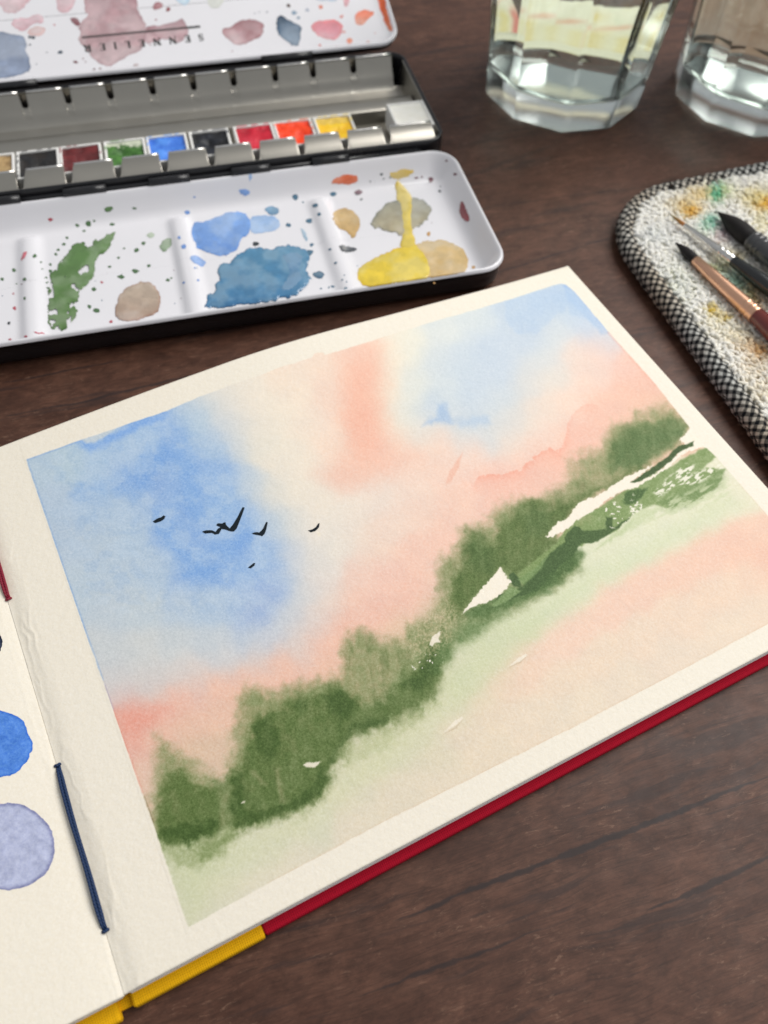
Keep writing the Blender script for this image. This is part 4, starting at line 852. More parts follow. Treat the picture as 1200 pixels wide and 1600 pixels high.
LP = [
 ([(131,-30),(131,0),(133,17),(138,22),(128,32),(122,38),(126,50),(122,62),(128,70),(138,80),(143,91),(162,103),(178,103),(190,93),(203,84),(215,82),(225,72),(228,55),(228,40),(222,30),(214,8),(214,-30)], (168,124,130), (186,152,156), (140,92,98), 'maroon paint stain across the lettering'),
 ([(224,44),(240,40),(270,36),(283,27),(290,31),(297,45),(290,60),(278,71),(262,62),(244,65),(226,70)], (150,100,108), (196,164,168), (130,90,100), None),
 ([(135,-30),(160,-30),(212,-30),(208,6),(190,10),(160,4),(146,14),(136,10)], (140,86,92), (158,110,116), (120,70,76), None),
 ([(-30,-30),(-10,10),(2,9),(8,21),(28,19),(41,8),(52,-6),(52,-30)], (216,176,184), (222,190,194), (200,140,150), 'pale pink paint stain'),
 ([(17,36),(22,46),(35,50),(50,40),(66,36),(68,25),(60,22),(40,28),(20,30)], (222,190,198), (218,178,186), (204,146,154), None),
 ([(86,-20),(87,12),(95,20),(110,18),(116,6),(119,-20)], (216,176,184), (220,184,190), (196,140,148), None),
 ([(50,42),(70,40),(70,52),(62,58),(40,54)], (226,200,200), (222,184,182), (214,150,140), None),
 ([(-30,46),(0,48),(20,52),(36,55),(40,65),(45,90),(49,112),(30,118),(0,124),(-30,128)], (112,128,158), (136,150,178), (82,94,116), 'slate blue paint stain'),
 ([(344,48),(352,43),(365,40),(376,32),(390,29),(405,32),(415,38),(410,55),(395,65),(368,71),(355,60)], (128,64,70), (206,172,176), (130,76,80), 'maroon paint puddle'),
 ([(430,30),(438,22),(450,30),(465,38),(473,46),(468,68),(458,74),(445,62),(432,50)], (34,56,80), (110,134,160), (30,46,66), 'navy paint puddle'),
 ([(484,38),(500,33),(515,29),(530,32),(536,44),(527,61),(510,62),(488,51)], (228,130,140), (232,164,178), (230,120,110), 'coral pink paint puddle'),
 ([(553,36),(557,18),(575,13),(587,19),(580,28),(564,41)], (234,120,90), (236,150,124), (232,110,72), 'orange paint puddle'),
 ([(585,-14),(599,-14),(606,15),(615,50),(609,51),(598,25)], (240,84,26), (232,76,22), (238,110,60), 'orange streak along the lid wall'),
 ([(488,-16),(525,-14),(530,0),(510,3),(492,1)], (170,184,200), (180,194,208), (160,176,196), None),
 ([(535,-4),(548,-4),(543,12),(538,13)], (214,140,150), (220,160,166), (210,130,140), None),
 ([(236,14),(240,2),(250,1),(257,8),(250,15)], (150,92,98), (170,116,120), (140,84,90), None),
 ([(272,-6),(298,-6),(295,7),(284,9)], (180,204,222), (196,216,230), (120,168,204), None),
 ([(318,-4),(350,-4),(347,12),(330,13)], (212,214,204), (218,220,212), (188,190,172), None),
 ([(108,30),(113,26),(122,27),(126,38),(120,43),(114,38)], (150,100,106), (128,70,76), (120,60,68), None),
 ([(540,61),(550,59),(551,66),(543,68)], (234,140,110), (230,120,84), (232,130,100), None),
]
for i, (pts, ct, cb_, ce, lb) in enumerate(LP): puddle(pts, ct, cb_, ce, in_lid, lid, hit_lid, .04, seed=i * 5.1 + 50, tex=.14, label=lb)
def splatter(name, drops, surf, parent, hit):
    Vs, Fs, Cs, o = [], [], [], 0
    for (x, y, r, col) in drops:
        n = 9; th = np.linspace(0, 2 * pi, n, endpoint=False); rr = r * (1 + .35 * RNG.normal(0, .5, n)); el = random.uniform(.55, 1)
        pts = np.array([hit(x + q * cos(t), y + q * el * sin(t)) for q, t in zip(rr, th)]); c = pts.mean(0)
        w = np.vstack([surf(pts[:, 0], pts[:, 1]), surf(c[:1] * 1.0, c[1:] * 1.0)]); w[-1, 2] += .1 * MM
        Vs.append(w); Fs += [(o + k, o + (k + 1) % n, o + n) for k in range(n)]; o += n + 1
        Cs.append(np.vstack([np.tile(np.array(col) * .9, (n, 1)), np.array(col)[None]]) / 255)
    ob = mesh(name, np.vstack(Vs), np.array(Fs), WET, parent, colors=srgb2lin(np.clip(np.vstack(Cs), 0, 1))); ob['kind'] = 'stuff'; return ob
dr = []
GRN, TEA, BLU, RDD, GRY, PLM = (84, 116, 78), (86, 122, 146), (120, 158, 220), (190, 84, 96), (120, 124, 128), (130, 92, 100)
for l, col in ((((540,465,18),(605,440,16),(640,315,10),(430,615,16),(400,598,10),(530,380,8),(490,420,9),(665,415,8),(420,520,10),(155,370,9),(205,470,8),(215,515,8),(185,400,6),(260,345,7),(345,238,12),(395,228,13),(375,260,8),(420,215,6),(300,290,7),(500,230,11),(600,160,9),(10,475,9),(110,475,8),(75,495,6),(65,435,11),(110,560,7),(285,320,9),(250,365,8),(610,345,12),(555,338,6),(750,480,10),(765,470,5),(210,490,6),(225,440,9),(190,430,6),(225,410,7)), GRN),
               (((225,210,11),(60,540,5),(65,605,10),(495,665,9),(115,730,8),(45,745,7),(455,490,6)), RDD), (((40,672,8),(1140,318,14)), (60, 66, 70)), (((835,178,14),(868,110,7),(820,330,12),(885,480,6),(800,290,7),(870,425,6),(820,490,6)), BLU)):
    dr += [(x / 2.857, 270 + y / 2.857, r / 2.857, col) for x, y, r in l]
for l, col in ((((175,253,13),(145,377,12),(265,290,13),(240,358,15),(282,328,9),(345,238,13),(240,500,17),(210,275,5),(345,650,8),(325,655,5),(400,660,8),(355,545,7),(330,485,7),(290,660,5),(395,600,4),(385,620,4),(405,630,4),(250,465,8)), TEA), (((715,165,11),(780,175,13),(740,160,7),(850,90,6),(890,150,9)), PLM), (((570,172,6),(560,150,7),(510,185,7),(530,185,6),(820,225,8),(822,205,5),(450,240,8),(470,262,6),(600,165,5)), GRY), (((795,635,5),(970,565,8),(770,418,9)), (206, 160, 100))):
    dr += [(400 + x / 2.857, 220 + y / 2.857, r / 2.857, col) for x, y, r in l]
for k in range(22):
    q = random.choice(((60, 420, 330, 480), (300, 330, 500, 470), (500, 300, 700, 440), (0, 340, 60, 520)))
    dr.append((random.uniform(q[0], q[2]), random.uniform(q[1], q[3]), random.uniform(.5, 1.3), random.choice((GRN, TEA, GRY, PLM, TEA))))
splatter('paint_splatter', dr, in_tray, tray, hit_tray)
dl_ = [(46,58,2.6,(90,100,108)),(52,59,3.4,(60,72,80)),(47,70,1.8,(90,100,108)),(73,82,1.4,(100,110,118)),(94,82,3.4,(70,86,100)),(57,100,1.3,(100,110,118)),(118,97,3.6,(120,70,70)),(130,92,1.3,(130,80,80)),(134,97,1.5,(130,80,80)),(147,109,2.6,(120,80,76)),(157,108,1.8,(130,90,84)),(85,39,1.7,(210,140,146)),
 (244,31,2,(180,130,136)),(263,15,4,(150,80,84)),(213,103,4,(206,190,190)),(363,80,1.4,(180,150,154)),(405,19,1.6,(160,160,170)),(398,21,1.6,(170,170,180)),(417,19,1.5,(170,170,180)),(451,9,3,(110,96,92)),(500,71,2.2,(226,130,120)),(526,76,2,(180,110,110)),(575,66,2.4,(236,180,166)),(501,11,3.5,(232,150,130)),(534,26,3,(234,150,140)),(538,50,2,(236,160,150)),(460,20,4,(150,170,190)),(466,28,3,(140,160,180)),(480,16,3,(190,196,210)),(586,52,2,(236,210,210)),(235,70,2,(200,170,174))]
splatter('paint_splatter', dl_, in_lid, lid, hit_lid)

# ---- lettering (upside down, as the lid stands open)
def stroke(p, q, w): 
    p, q = np.array(p, float), np.array(q, float); d = (q - p) / np.hypot(*(q - p)); n = np.array([-d[1], d[0]]) * w / 2
    return [p + n, p - n, q - n, q + n]
def glyph(ch):
    T, t, sf = .25, .11, .10
    def serif(x, y, w=.30): return stroke((x - w / 2, y), (x + w / 2, y), sf)
    if ch == 'I': return [stroke((.15, 0), (.15, 1), T), serif(.15, .03), serif(.15, .97)], .30
    if ch == 'E': return [stroke((.16, 0), (.16, 1), T), stroke((.02, .03), (.60, .03), sf), stroke((.02, .97), (.58, .97), sf), stroke((.2, .52), (.46, .52), t), stroke((.58, .0), (.62, .24), .06), stroke((.56, 1), (.59, .78), .06), stroke((.46, .40), (.46, .63), .05)], .66
    if ch == 'L': return [stroke((.16, 0), (.16, 1), T), serif(.16, .97), stroke((.02, .03), (.58, .03), sf), stroke((.56, 0), (.60, .26), .06)], .62
    if ch == 'N': return [stroke((.14, 0), (.14, 1), t), stroke((.72, 0), (.72, 1), t), stroke((.12, .98), (.74, .02), T), serif(.14, .03, .26), serif(.72, .97, .26), serif(.08, .97, .2)], .86
    if ch == 'R':
        b = [stroke((.16, 0), (.16, 1), T), serif(.16, .03), stroke((.02, .97), (.4, .97), sf), stroke((.2, .48), (.4, .48), t), stroke((.36, .5), (.70, .02), T), stroke((.62, .03), (.80, .03), sf)]
        th = np.linspace(-pi / 2, pi / 2, 9); pts = [(.40 + .20 * cos(q), .725 + .245 * sin(q)) for q in th]
        return b + [stroke(pts[i], pts[i + 1], .07 + .10 * cos(th[i] + .17)) for i in range(8)], .80
    if ch == 'S':
        pts = [(.50, .78), (.46, .92), (.30, .98), (.14, .90), (.10, .75), (.18, .60), (.34, .50), (.48, .38), (.52, .22), (.44, .07), (.28, .02), (.12, .08), (.07, .24)]
        ws = [.05, .06, .07, .11, .15, .17, .18, .17, .15, .11, .07, .06]
        return [stroke(pts[i], pts[i + 1], ws[i]) for i in range(12)] + [stroke((.52, .72), (.52, 1), .05), stroke((.06, .28), (.06, 0), .05)], .60
pS = hit_lid(318, 57); pR = hit_lid(131, 77); hts = 4.0
adv = [glyph(c)[1] for c in 'SENNELIER']; tot = sum(adv) * hts; sp_ = ((pS[0] - pR[0]) - tot) / 8
lp = []; cx = pS[0]; s_top = (pS[1] + pR[1]) / 2 - hts / 2 - .2
for c in 'SENNELIER':
    gl, w = glyph(c)
    for k, q in enumerate(gl):
        q = np.array(q); a = cx - q[:, 0] * hts; s = s_top + (1 - q[:, 1]) * hts        # turned half round
        h = .14 + .004 * k
        V = np.vstack([lid_w(a, s, h - .1), lid_w(a, s, h)]); lp.append((V, [(3, 2, 1, 0), (4, 5, 6, 7)] + [(i, (i + 1) % 4, 4 + (i + 1) % 4, 4 + i) for i in range(4)]))
    cx -= w * hts + sp_
r0, r1 = hit_lid(128, 61), hit_lid(313, 43)
for off in (0.0, .75):
    a = np.array([r0[0], r1[0], r1[0], r0[0]]); sm = (r0[1] + r1[1]) / 2 + off; s = np.array([sm, sm, sm + .50, sm + .50])
    V = np.vstack([lid_w(a, s, .05), lid_w(a, s, .15)]); lp.append((V, [(3, 2, 1, 0), (4, 5, 6, 7)] + [(i, (i + 1) % 4, 4 + (i + 1) % 4, 4 + i) for i in range(4)]))
V, F = join(lp); mesh('lettering', V, F, GLYPH, lid, smooth=False)

# ------------------------------------------------------------------ paint pans
def hollow(w, d, h, wall, fl):                              # open box, local mm
    o = [(-w/2, -d/2), (w/2, -d/2), (w/2, d/2), (-w/2, d/2)]; i = [(-w/2+wall, -d/2+wall), (w/2-wall, -d/2+wall), (w/2-wall, d/2-wall), (-w/2+wall, d/2-wall)]
    V = [(x, y, 0) for x, y in o] + [(x, y, h) for x, y in o] + [(x, y, h) for x, y in i] + [(x, y, fl) for x, y in i]
    F = [(3, 2, 1, 0)] + [(k, (k+1) % 4, 4+(k+1) % 4, 4+k) for k in range(4)] + [(4+k, 4+(k+1) % 4, 8+(k+1) % 4, 8+k) for k in range(4)] + [(8+k, 8+(k+1) % 4, 12+(k+1) % 4, 12+k) for k in range(4)] + [(12, 13, 14, 15)]
    return np.array(V, float), F
PANS = [((-12, 0), None, 'tan', (190, 160, 112), (150, 120, 80), 'tan paint pan at the left end of the row'),
 ((25, 90), None, 'black', (28, 28, 30), (40, 34, 30), 'black paint pan between the tan and the brown pans'),
 ((92, 155), None, 'brown', (112, 34, 36), (88, 26, 28), 'dark red brown paint pan beside the green pan'),
 ((160, 224), None, 'green', (74, 126, 50), (48, 88, 34), 'leaf green paint pan with scraped paint'),
 ((224, 290), None, 'blue', (84, 146, 236), (56, 112, 212), 'bright blue paint pan beside the green pan'),
 ((292, 354), None, 'navy', (26, 30, 40), (10, 11, 14), 'blue black paint pan with a worn hollow'),
 ((361, 422), None, 'crimson', (206, 22, 50), (172, 14, 40), 'crimson paint pan next to the orange red one'),
 ((423, 482), None, 'orange', (252, 70, 14), (240, 56, 8), 'orange red paint pan next to the yellow one'),
 ((483, 545), None, 'yellow', (255, 212, 44), (250, 190, 18), 'warm yellow paint pan beside the empty slot'),
 ((598, 664), None, 'white', (248, 246, 238), (244, 241, 230), 'white paint pan alone at the right end of the holder')]
pan_shape = None
for i, ((x0, x1), _, nm, c1, c2, lb) in enumerate(PANS):
    ymid = 236 - (x0 + x1) / 2 * .125
    top = 12.4 if nm != 'white' else 14.0
    a0, a1 = pa(x0, ymid, top), pa(x1, ymid, top); ac = (a0 + a1) / 2 if i else pa(25, 236, top) - 17.8 * .5 - .4
    Lc = PAL.w(ac, 323.6 + (1.0 if nm == 'white' else 0), 4.1 if nm == 'white' else 2.45)
    root = thing('paint_pan', lb, 'paint pan', Lc, 'half pans of watercolour in the tin'); root.rotation_euler = (0, 0, PAL.yaw)
    if pan_shape is None:
        V, F = hollow(16.9, 18.6, 9.9, 1.15, 1.0); tmp = bpy.data.meshes.new('pan'); tmp.from_pydata([tuple(v * MM) for v in V], [], F); tmp.materials.append(PANPL); pan_shape = tmp
    po = bpy.data.objects.new('pan', pan_shape); COL.objects.link(po); po.parent = root
    b = po.modifiers.new('bevel', 'BEVEL'); b.width = .0004; b.segments = 2; b.limit_method = 'ANGLE'
    n = 30; g = np.linspace(-1, 1, n); X, Y = np.meshgrid(g * 7.35, g * 8.2, indexing='ij')
    q = fbm(X * .35 + i * 9, Y * .35 + 4, 101 + i, 3)
    edge = np.minimum(1 - np.abs(X) / 7.4, 1 - np.abs(Y) / 8.25)
    hgt = 8.9
    Zp = hgt - 1.3 * np.exp(-((X - 1.0) ** 2 + (Y + 2.5) ** 2) / 14) * (nm != 'white') - 1.0 * (q - .3) * (nm != 'white') + .5 * np.exp(-edge * 9)
    if nm in ('green', 'navy'): Zp -= 1.4 * np.exp(-((X + 1.5) ** 2 + (Y - 2.0) ** 2) / 6)
    f = np.clip((q - .35) * 2.4, 0, 1)[..., None]; C = np.array(c1) * (1 - f) + np.array(c2) * f
    wn = fbm(X * .8 + i, Y * .8, 111, 3)
    if nm == 'green': m = (sstep(5.2, 6.6, Y + 2.2 * (wn - .5) * 2 + .15 * X) * .9)[..., None]; C = C * (1 - m) + np.array([222, 222, 206]) * m
    if nm == 'yellow': m = (sstep(4.0, 5.0, Y + (wn - .5) * 2))[..., None]; C = C * (1 - m) + np.array([232, 196, 84]) * m
    if nm == 'crimson': m = np.exp(-((X + 3) ** 2 + (Y + 1) ** 2) / 10)[..., None] * .7; C = C * (1 - m) + np.array([226, 70, 86]) * m
    P = np.stack([X, Y, Zp], -1).reshape(-1, 3) * MM
    me = mesh('paint', P + origin(root), grid_faces(n, n), DRY, root, colors=srgb2lin(np.clip(C.reshape(-1, 3) / 255, 0, 1)))
    if nm not in ('tan', 'white'):                          # pigment smears on the pan rim
        pr = []; cc = []
        for k in range(9):
            sx = random.choice((-1, 1)); horiz = random.random() < .55
            x_, y_ = (random.uniform(-7, 7), 8.72) if horiz else (sx * 7.85, random.uniform(-8, 8)); lw = random.uniform(.4, 1.6); ww = .35
            dx, dy = (lw, ww) if horiz else (ww, lw)
            V = np.array([(x_ - dx, y_ - dy, 9.93), (x_ + dx, y_ - dy * .6, 9.93), (x_ + dx * .8, y_ + dy, 9.93), (x_ - dx * .7, y_ + dy * .7, 9.93), (x_, y_, 9.99)]) * MM + origin(root)
            pr.append((V, [(0, 1, 4), (1, 2, 4), (2, 3, 4), (3, 0, 4)]))
        V, F = join(pr); sm = mesh('paint_smear', V, F, DRY, root, colors=np.tile(srgb2lin(np.array(c1) / 255 * .6 + .38), (len(V), 1))); sm['kind'] = 'stuff'

# ------------------------------------------------------------------ glasses
def glass_shape(rb, slope, h, nfac, ph, wall, basez):
    """faceted tumbler: outer wall has nfac flats, inner wall is round"""
    sub = 6; n = nfac * sub
    def outer(r, chop=1.0):
        P = []
        for k in range(n):
            f = k / sub; i = int(f); t = f - i
            a0 = ph + 2 * pi * i / nfac; a1 = ph + 2 * pi * (i + 1) / nfac
            p = np.array([cos(a0), sin(a0)]) * (1 - t) + np.array([cos(a1), sin(a1)]) * t
            a = math.atan2(p[1], p[0]); rr = np.hypot(*p) ** chop
            P.append((r * rr * cos(a), r * rr * sin(a)))
        return np.array(P)
    def inner(r): 
        o = outer(1.0, .55); return o * r
    L = []
    for z, dr, ch in ((0.6, -3.0, 1), (.25, -1.6, 1), (.9, -.35, 1), (2.2, 0.0, 1)): L.append((outer(rb + dr, ch), z))
    for z in (8, 16, 26, 38, 52, h * .78): L.append((outer(rb + slope * (z - 2.2)), z))
    L.append((outer(rb + slope * (h * .86), .3), h * .86)); L.append((outer(rb + slope * h + .2, .02), h - .8)); L.append((outer(rb + slope * h - .8, .02), h)); L.append((outer(rb + slope * h - wall + .4, .02), h - .4))
    for z in (h * .8, h * .6, h * .4, 22, 16): L.append((inner(rb - wall + slope * z), z))
    L.append((inner(rb - wall - 1.5 + slope * 13), basez + 1.6)); L.append((inner(rb - wall - 5.0), basez + .3)); L.append((inner((rb - wall) * .5), basez)); L.append((inner(.3), basez - .1))
    V = np.vstack([np.c_[P, np.full(n, z)] for P, z in L]); m = len(L)
    F = [(i * n + k, i * n + (k + 1) % n, (i + 1) * n + (k + 1) % n, (i + 1) * n + k) for i in range(m - 1) for k in range(n)]
    F.append(tuple(range(n - 1, -1, -1))); F.append(tuple((m - 1) * n + k for k in range(n)))
    def wat(level):
        Lw = [(inner(.3), basez - .14), (inner((rb - wall) * .5), basez - .04), (inner(rb - wall - 5.0 + .1), basez + .24), (inner(rb - wall - 1.5 + slope * 13 + .08), basez + 1.55)] + [(inner(rb - wall + .08 + slope * z), z) for z in (16, 22, 34, level - .4, level)] + [(inner(rb - wall - .8 + slope * level), level - .35), (inner(rb - wall - 3 + slope * level), level - .45), (inner(.3), level - .45)]
        Vw = np.vstack([np.c_[P, np.full(n, z)] for P, z in Lw]); mw = len(Lw)
        return Vw, [(i * n + k, i * n + (k + 1) % n, (i + 1) * n + (k + 1) % n, (i + 1) * n + k) for i in range(mw - 1) for k in range(n)] + [tuple(range(n - 1, -1, -1)), tuple((mw - 1) * n + k for k in range(n))]
    return V, F, wat
for (gx, gy, ph, lev, lb, lw) in ((71.0, 394.0, R_(267), 68.0, 'faceted clear glass tumbler showing cream and yellow colours, right of the paint box', 'clear rinse water in the left tumbler'),
                                  (164.0, 401.0, R_(262), 72.0, 'faceted clear glass tumbler cut off by the right edge of the photo', 'clear rinse water in the right tumbler')):
    V, F, wat = glass_shape(37.8, .075, 95.0, 10, ph, 3.2, 11.5)
    g_ = mesh('glass_tumbler', (V + np.array([gx, gy, .05])) * MM, F, GLASS); tag(g_, lb, 'glass', 'glass tumblers of rinse water')
    es = g_.modifiers.new('facet_edges', 'EDGE_SPLIT'); es.split_angle = R_(24)
    V, F = wat(lev); tag(mesh('rinse_water', (V + np.array([gx, gy, .05])) * MM, F, WATER), lw, 'water', 'rinse water in the tumblers')
# unseen card added behind the left tumbler to put cream and yellow in its refraction
cp_ = np.array([(38, 440), (112, 436), (122, 520), (40, 526)]) * MM
gx_ = np.linspace(0, 1, 60); SX, SY = np.meshgrid(gx_, gx_, indexing='ij')
Pc = (cp_[0] * ((1 - SX) * (1 - SY))[..., None] + cp_[1] * (SX * (1 - SY))[..., None] + cp_[2] * (SX * SY)[..., None] + cp_[3] * ((1 - SX) * SY)[..., None]).reshape(-1, 2)
pc = Painter(Pc[:, 0] * 1000, Pc[:, 1] * 1000, (238, 230, 206))
for (x, y, rx, ry, c_, al) in ((52, 474, 6, 9, (228, 186, 70), .4), (72, 480, 7, 9, (230, 190, 80), .4), (94, 472, 9, 7, (226, 188, 70), .4), (112, 470, 5, 9, (220, 96, 86), .8), (88, 490, 16, 3, (228, 130, 100), .4), (60, 505, 12, 8, (230, 186, 70), .4)): pc.blob(x, y, rx, ry, 0, c_, al)
Vc = np.vstack([np.c_[Pc, np.full(len(Pc), .0008)]]); oc = mesh('refraction_card', Vc, grid_faces(60, 60), PAPER, colors=srgb2lin(pc.C))
sm_ = oc.modifiers.new('thickness', 'SOLIDIFY'); sm_.thickness = .0006; sm_.offset = -1
kb = prism(np.array([(158, 452), (240, 446), (244, 560), (160, 566)]) * MM, .0004, .0062)  # made-up board, out of view, gives the right tumbler's water its brown
tag(mesh('refraction_board', kb[0], kb[1], simple('brown_wood', (.22, .115, .065, 1), .5, var=.3, scale=90), smooth=False), 'brown board added unseen behind the right tumbler to tint its refraction', 'board')
tag(oc, 'cream card with yellow and red paint blots seen through the left tumbler', 'card')

# ------------------------------------------------------------------ brush mat
ma = math.atan2(.39, .92); mx = np.array([cos(ma), sin(ma)]); my = np.array([-sin(ma), cos(ma)])
_A = at(965, 360, .004)[:2]; _L1 = at(1010, 450, .004)[:2]; _L2 = at(1200, 715, .004)[:2]; _T1 = at(1000, 300, .004)[:2]; _T2 = at(1200, 258, .004)[:2]
my = (_L1 - _L2) / np.linalg.norm(_L1 - _L2); mx = (_T2 - _T1) / np.linalg.norm(_T2 - _T1)
_k = np.linalg.solve(np.stack([my, -mx], 1), _T1 - _L1); MC = _L1 + my * _k[0]               # sharp corner where both edges meet
mat_ = thing('brush_mat', 'white terry brush mat with gingham binding and paint stains, right of the paint box', 'mat', (MC[0] + .07, MC[1] - .05, 0))
ROFF = 37.0 * MM; LW, LH = .165, .20
def mat_loop(ins):
    P = []; r = ROFF - ins
    cs = [(ROFF, -ROFF, pi / 2 + 0), (ROFF, -(LH - ROFF), pi), (LW - ROFF, -(LH - ROFF), 1.5 * pi), (LW - ROFF, -ROFF, 0)]
    for cx, cy, st in cs:
        for q in np.linspace(st, st + pi / 2, 18): P.append((cx + r * cos(q), cy + r * sin(q)))
    return np.array(P)
def m2w(P): P = np.asarray(P); return MC + P[..., :1] * mx + P[..., 1:2] * my
def resample(P, step):
    Q = np.vstack([P, P[:1]]); d = np.r_[0, np.cumsum(np.hypot(*np.diff(Q, axis=0).T))]; n = int(d[-1] / step); s = np.linspace(0, d[-1], n, endpoint=False)
    return np.stack([np.interp(s, d, Q[:, 0]), np.interp(s, d, Q[:, 1])], 1), s
def gingham():
    t = NT('gingham_binding'); uv = t.n('ShaderNodeUVMap'); uv.uv_map = 'UVMap'; sp = t.n('ShaderNodeSeparateXYZ'); t.l(uv.outputs[0], sp.inputs[0])
    wx_ = t.math('MULTIPLY', t.math('SUBTRACT', t.noise(t.geo(), 160, 2), .5), .0022); wy_ = t.math('MULTIPLY', t.math('SUBTRACT', t.noise(t.geo(), 190, 2), .5), .0022)
    x, y = t.math('ADD', sp.outputs[0], wx_), t.math('ADD', sp.outputs[1], wy_); p = .0025 * 1.41
    def sq(v): return t.math('GREATER_THAN', t.math('FRACT', t.math('DIVIDE', v, p)), .5)
    s1 = sq(t.math('ADD', x, y)); s2 = sq(t.math('SUBTRACT', x, t.math('MULTIPLY', y, .92)))
    v = t.math('MULTIPLY', t.math('ADD', s1, s2), .5); nz = t.noise(t.geo(), 2600, 3)
    lowf = t.noise(t.geo(), 26, 2)
    wh = t.mix(t.ramp(lowf, (.42, 0), (.62, 1)), (.62, .62, .58, 1), (.62, .54, .43, 1))
    c = t.mix(t.ramp(v, (0, 0.0), (.5, .22), (1, 1.0)), (.012, .013, .015, 1), wh)
    c = t.mix(.5, c, t.ramp(nz, (.3, .6), (.7, 1.0)), 'MULTIPLY')
    t.l(c, t.b.inputs['Base Color']); t.set(Roughness=.9, Specular_IOR_Level=.1)
    puck = t.math('SINE', t.math('MULTIPLY', t.math('ADD', x, t.math('MULTIPLY', y, .6)), 2 * pi / .0051))
    t.bump(t.math('ADD', t.math('MULTIPLY', puck, .8), nz), .55, .0005); return t.m
BW = 3.7 * MM
Pm, sm = resample(mat_loop(BW), .0011); n_ = len(Pm); W_ = m2w(Pm)
T_ = np.roll(W_, -1, 0) - np.roll(W_, 1, 0); T_ /= np.linalg.norm(T_, axis=1)[:, None]; N_ = np.stack([T_[:, 1], -T_[:, 0]], 1); 
Nn = W_ - W_.mean(0); N_ *= np.sign((N_ * Nn).sum(1))[:, None]
K = 26; V, UVs = [], []
for k in range(K + 1):
    q = 2 * pi * k / K; pk = 1 + .07 * np.sin(sm / .0051 * 2 * pi + 1.5 * q)
    V.append(np.c_[W_ + N_ * (BW * cos(q) * pk)[:, None] if False else W_ + N_ * (BW * cos(q) * pk)[:, None], .0041 + .0040 * sin(q) * pk]); UVs.append(np.c_[sm, np.full(n_, q * BW)])
V = np.vstack(V); F = np.array([[k * n_ + i, (k + 1) * n_ + i, (k + 1) * n_ + (i + 1) % n_, k * n_ + (i + 1) % n_] for k in range(K) for i in range(n_ - 1)])
mesh('binding', V, F, gingham(), mat_, uvs=np.vstack(UVs))
# seam stitched just inside the binding
Ps, ss = resample(mat_loop(2 * BW + .0004), .0004); Wsx = m2w(Ps); st = []
for i in range(0, len(Ps) - 6, 8): st.append(tube(np.c_[Wsx[i:i + 6:2], np.array([.0063, .0068, .0063])], .00028, 5))
V, F = join(st); o_ = mesh('stitching', V, F, simple('grey_thread', (.55, .55, .53, 1), .8), mat_); o_['kind'] = 'stuff'
STAINS = [(1098,300,20,10,(226,186,110),.55),(1078,326,14,7,(222,160,60),.8),(1068,316,18,9,(232,200,140),.5),(1128,296,14,9,(196,214,140),.6),(1122,303,7,9,(96,178,140),.7),(1124,288,6,6,(120,190,190),.5),(1112,344,9,8,(110,190,160),.7),(1104,352,12,7,(170,206,180),.5),(1195,318,10,8,(222,150,40),.85),(1185,305,20,12,(232,204,120),.55),(1190,345,12,14,(232,214,150),.45),
 (1112,483,7,5,(224,180,60),.8),(1132,492,9,4,(220,176,60),.75),(1146,398,16,8,(206,180,120),.5),(1130,365,9,9,(160,132,140),.55),(1170,378,14,12,(206,200,200),.4),(1120,420,16,12,(176,184,140),.6),(1150,440,20,16,(120,160,140),.65),(1178,470,18,10,(176,140,90),.6),(1160,470,10,8,(110,146,124),.5),(1175,455,12,8,(120,110,60),.5),(1190,548,14,10,(216,156,96),.75),(1172,535,16,10,(226,180,130),.5),(1180,570,22,14,(230,200,160),.4),(1150,520,20,12,(226,206,160),.4),(1120,500,22,14,(230,216,176),.35),(1060,440,25,30,(216,224,206),.35),(1025,365,20,12,(208,216,216),.35),(1195,610,25,16,(232,210,170),.4),(1200,420,20,10,(210,190,170),.3)]
def stain_col(Pw):
    x, y = proj(np.c_[Pw, np.full(len(Pw), .008)]); p = Painter(x, y, (252, 248, 237))
    for (cx, cy, rx, ry, c_, al) in STAINS: p.blob(cx, cy, rx * 1.3, ry * 1.3, 0, c_, min(1, al * 1.25))
    g = fbm(x / 5, y / 5, 121, 2)[:, None]; p.C = np.clip(p.C * (1 - .05 * g), 0, 1); return srgb2lin(p.C)
ins_ = 2 * BW - .001
gu = np.arange(ins_, LW - ins_, .0012); gv = np.arange(-LH + ins_, -ins_, .0012); GU, GV = np.meshgrid(gu, gv, indexing='ij')
Q = np.stack([GU.ravel(), GV.ravel()], 1); dd = edge_d(Q[:, 0], Q[:, 1], 0, LW, -LH, 0, ROFF)
Q2 = Q.copy(); W2 = m2w(Q2); zz = .0058 + .0009 * fbm(Q[:, 0] / .003, Q[:, 1] / .003, 131, 2); zz = np.where(dd < ins_, .002, zz)
_F = grid_faces(len(gu), len(gv)); _F = _F[(dd > BW * .9)[_F].all(1)]
mesh('terry_base', np.c_[W2, zz], _F, TERRY, mat_, colors=stain_col(W2))
loops_c = []
for x in np.arange(ins_ + .0005, .15, .00145):
    for y in np.arange(-.185, -ins_ - .0005, .00145): loops_c.append((x + random.gauss(0, .0005), y + random.gauss(0, .0005)))
lc = np.array(loops_c); dd = edge_d(lc[:, 0], lc[:, 1], 0, LW, -LH, 0, ROFF); lc = lc[dd > ins_ + .0003]
wc = m2w(lc); px_, py_ = proj(np.c_[wc, np.full(len(wc), .007)]); keep = (px_ < 1300) & (py_ < 900) & (py_ > 150); wc = wc[keep]; nl = len(wc)
A_ = RNG.uniform(0, 2 * pi, nl); hs = RNG.uniform(.0006, .0013, nl); ws = RNG.uniform(.0009, .0016, nl); ti = RNG.normal(0, .0006, (nl, 2)); rad = RNG.uniform(.00056, .00086, nl)
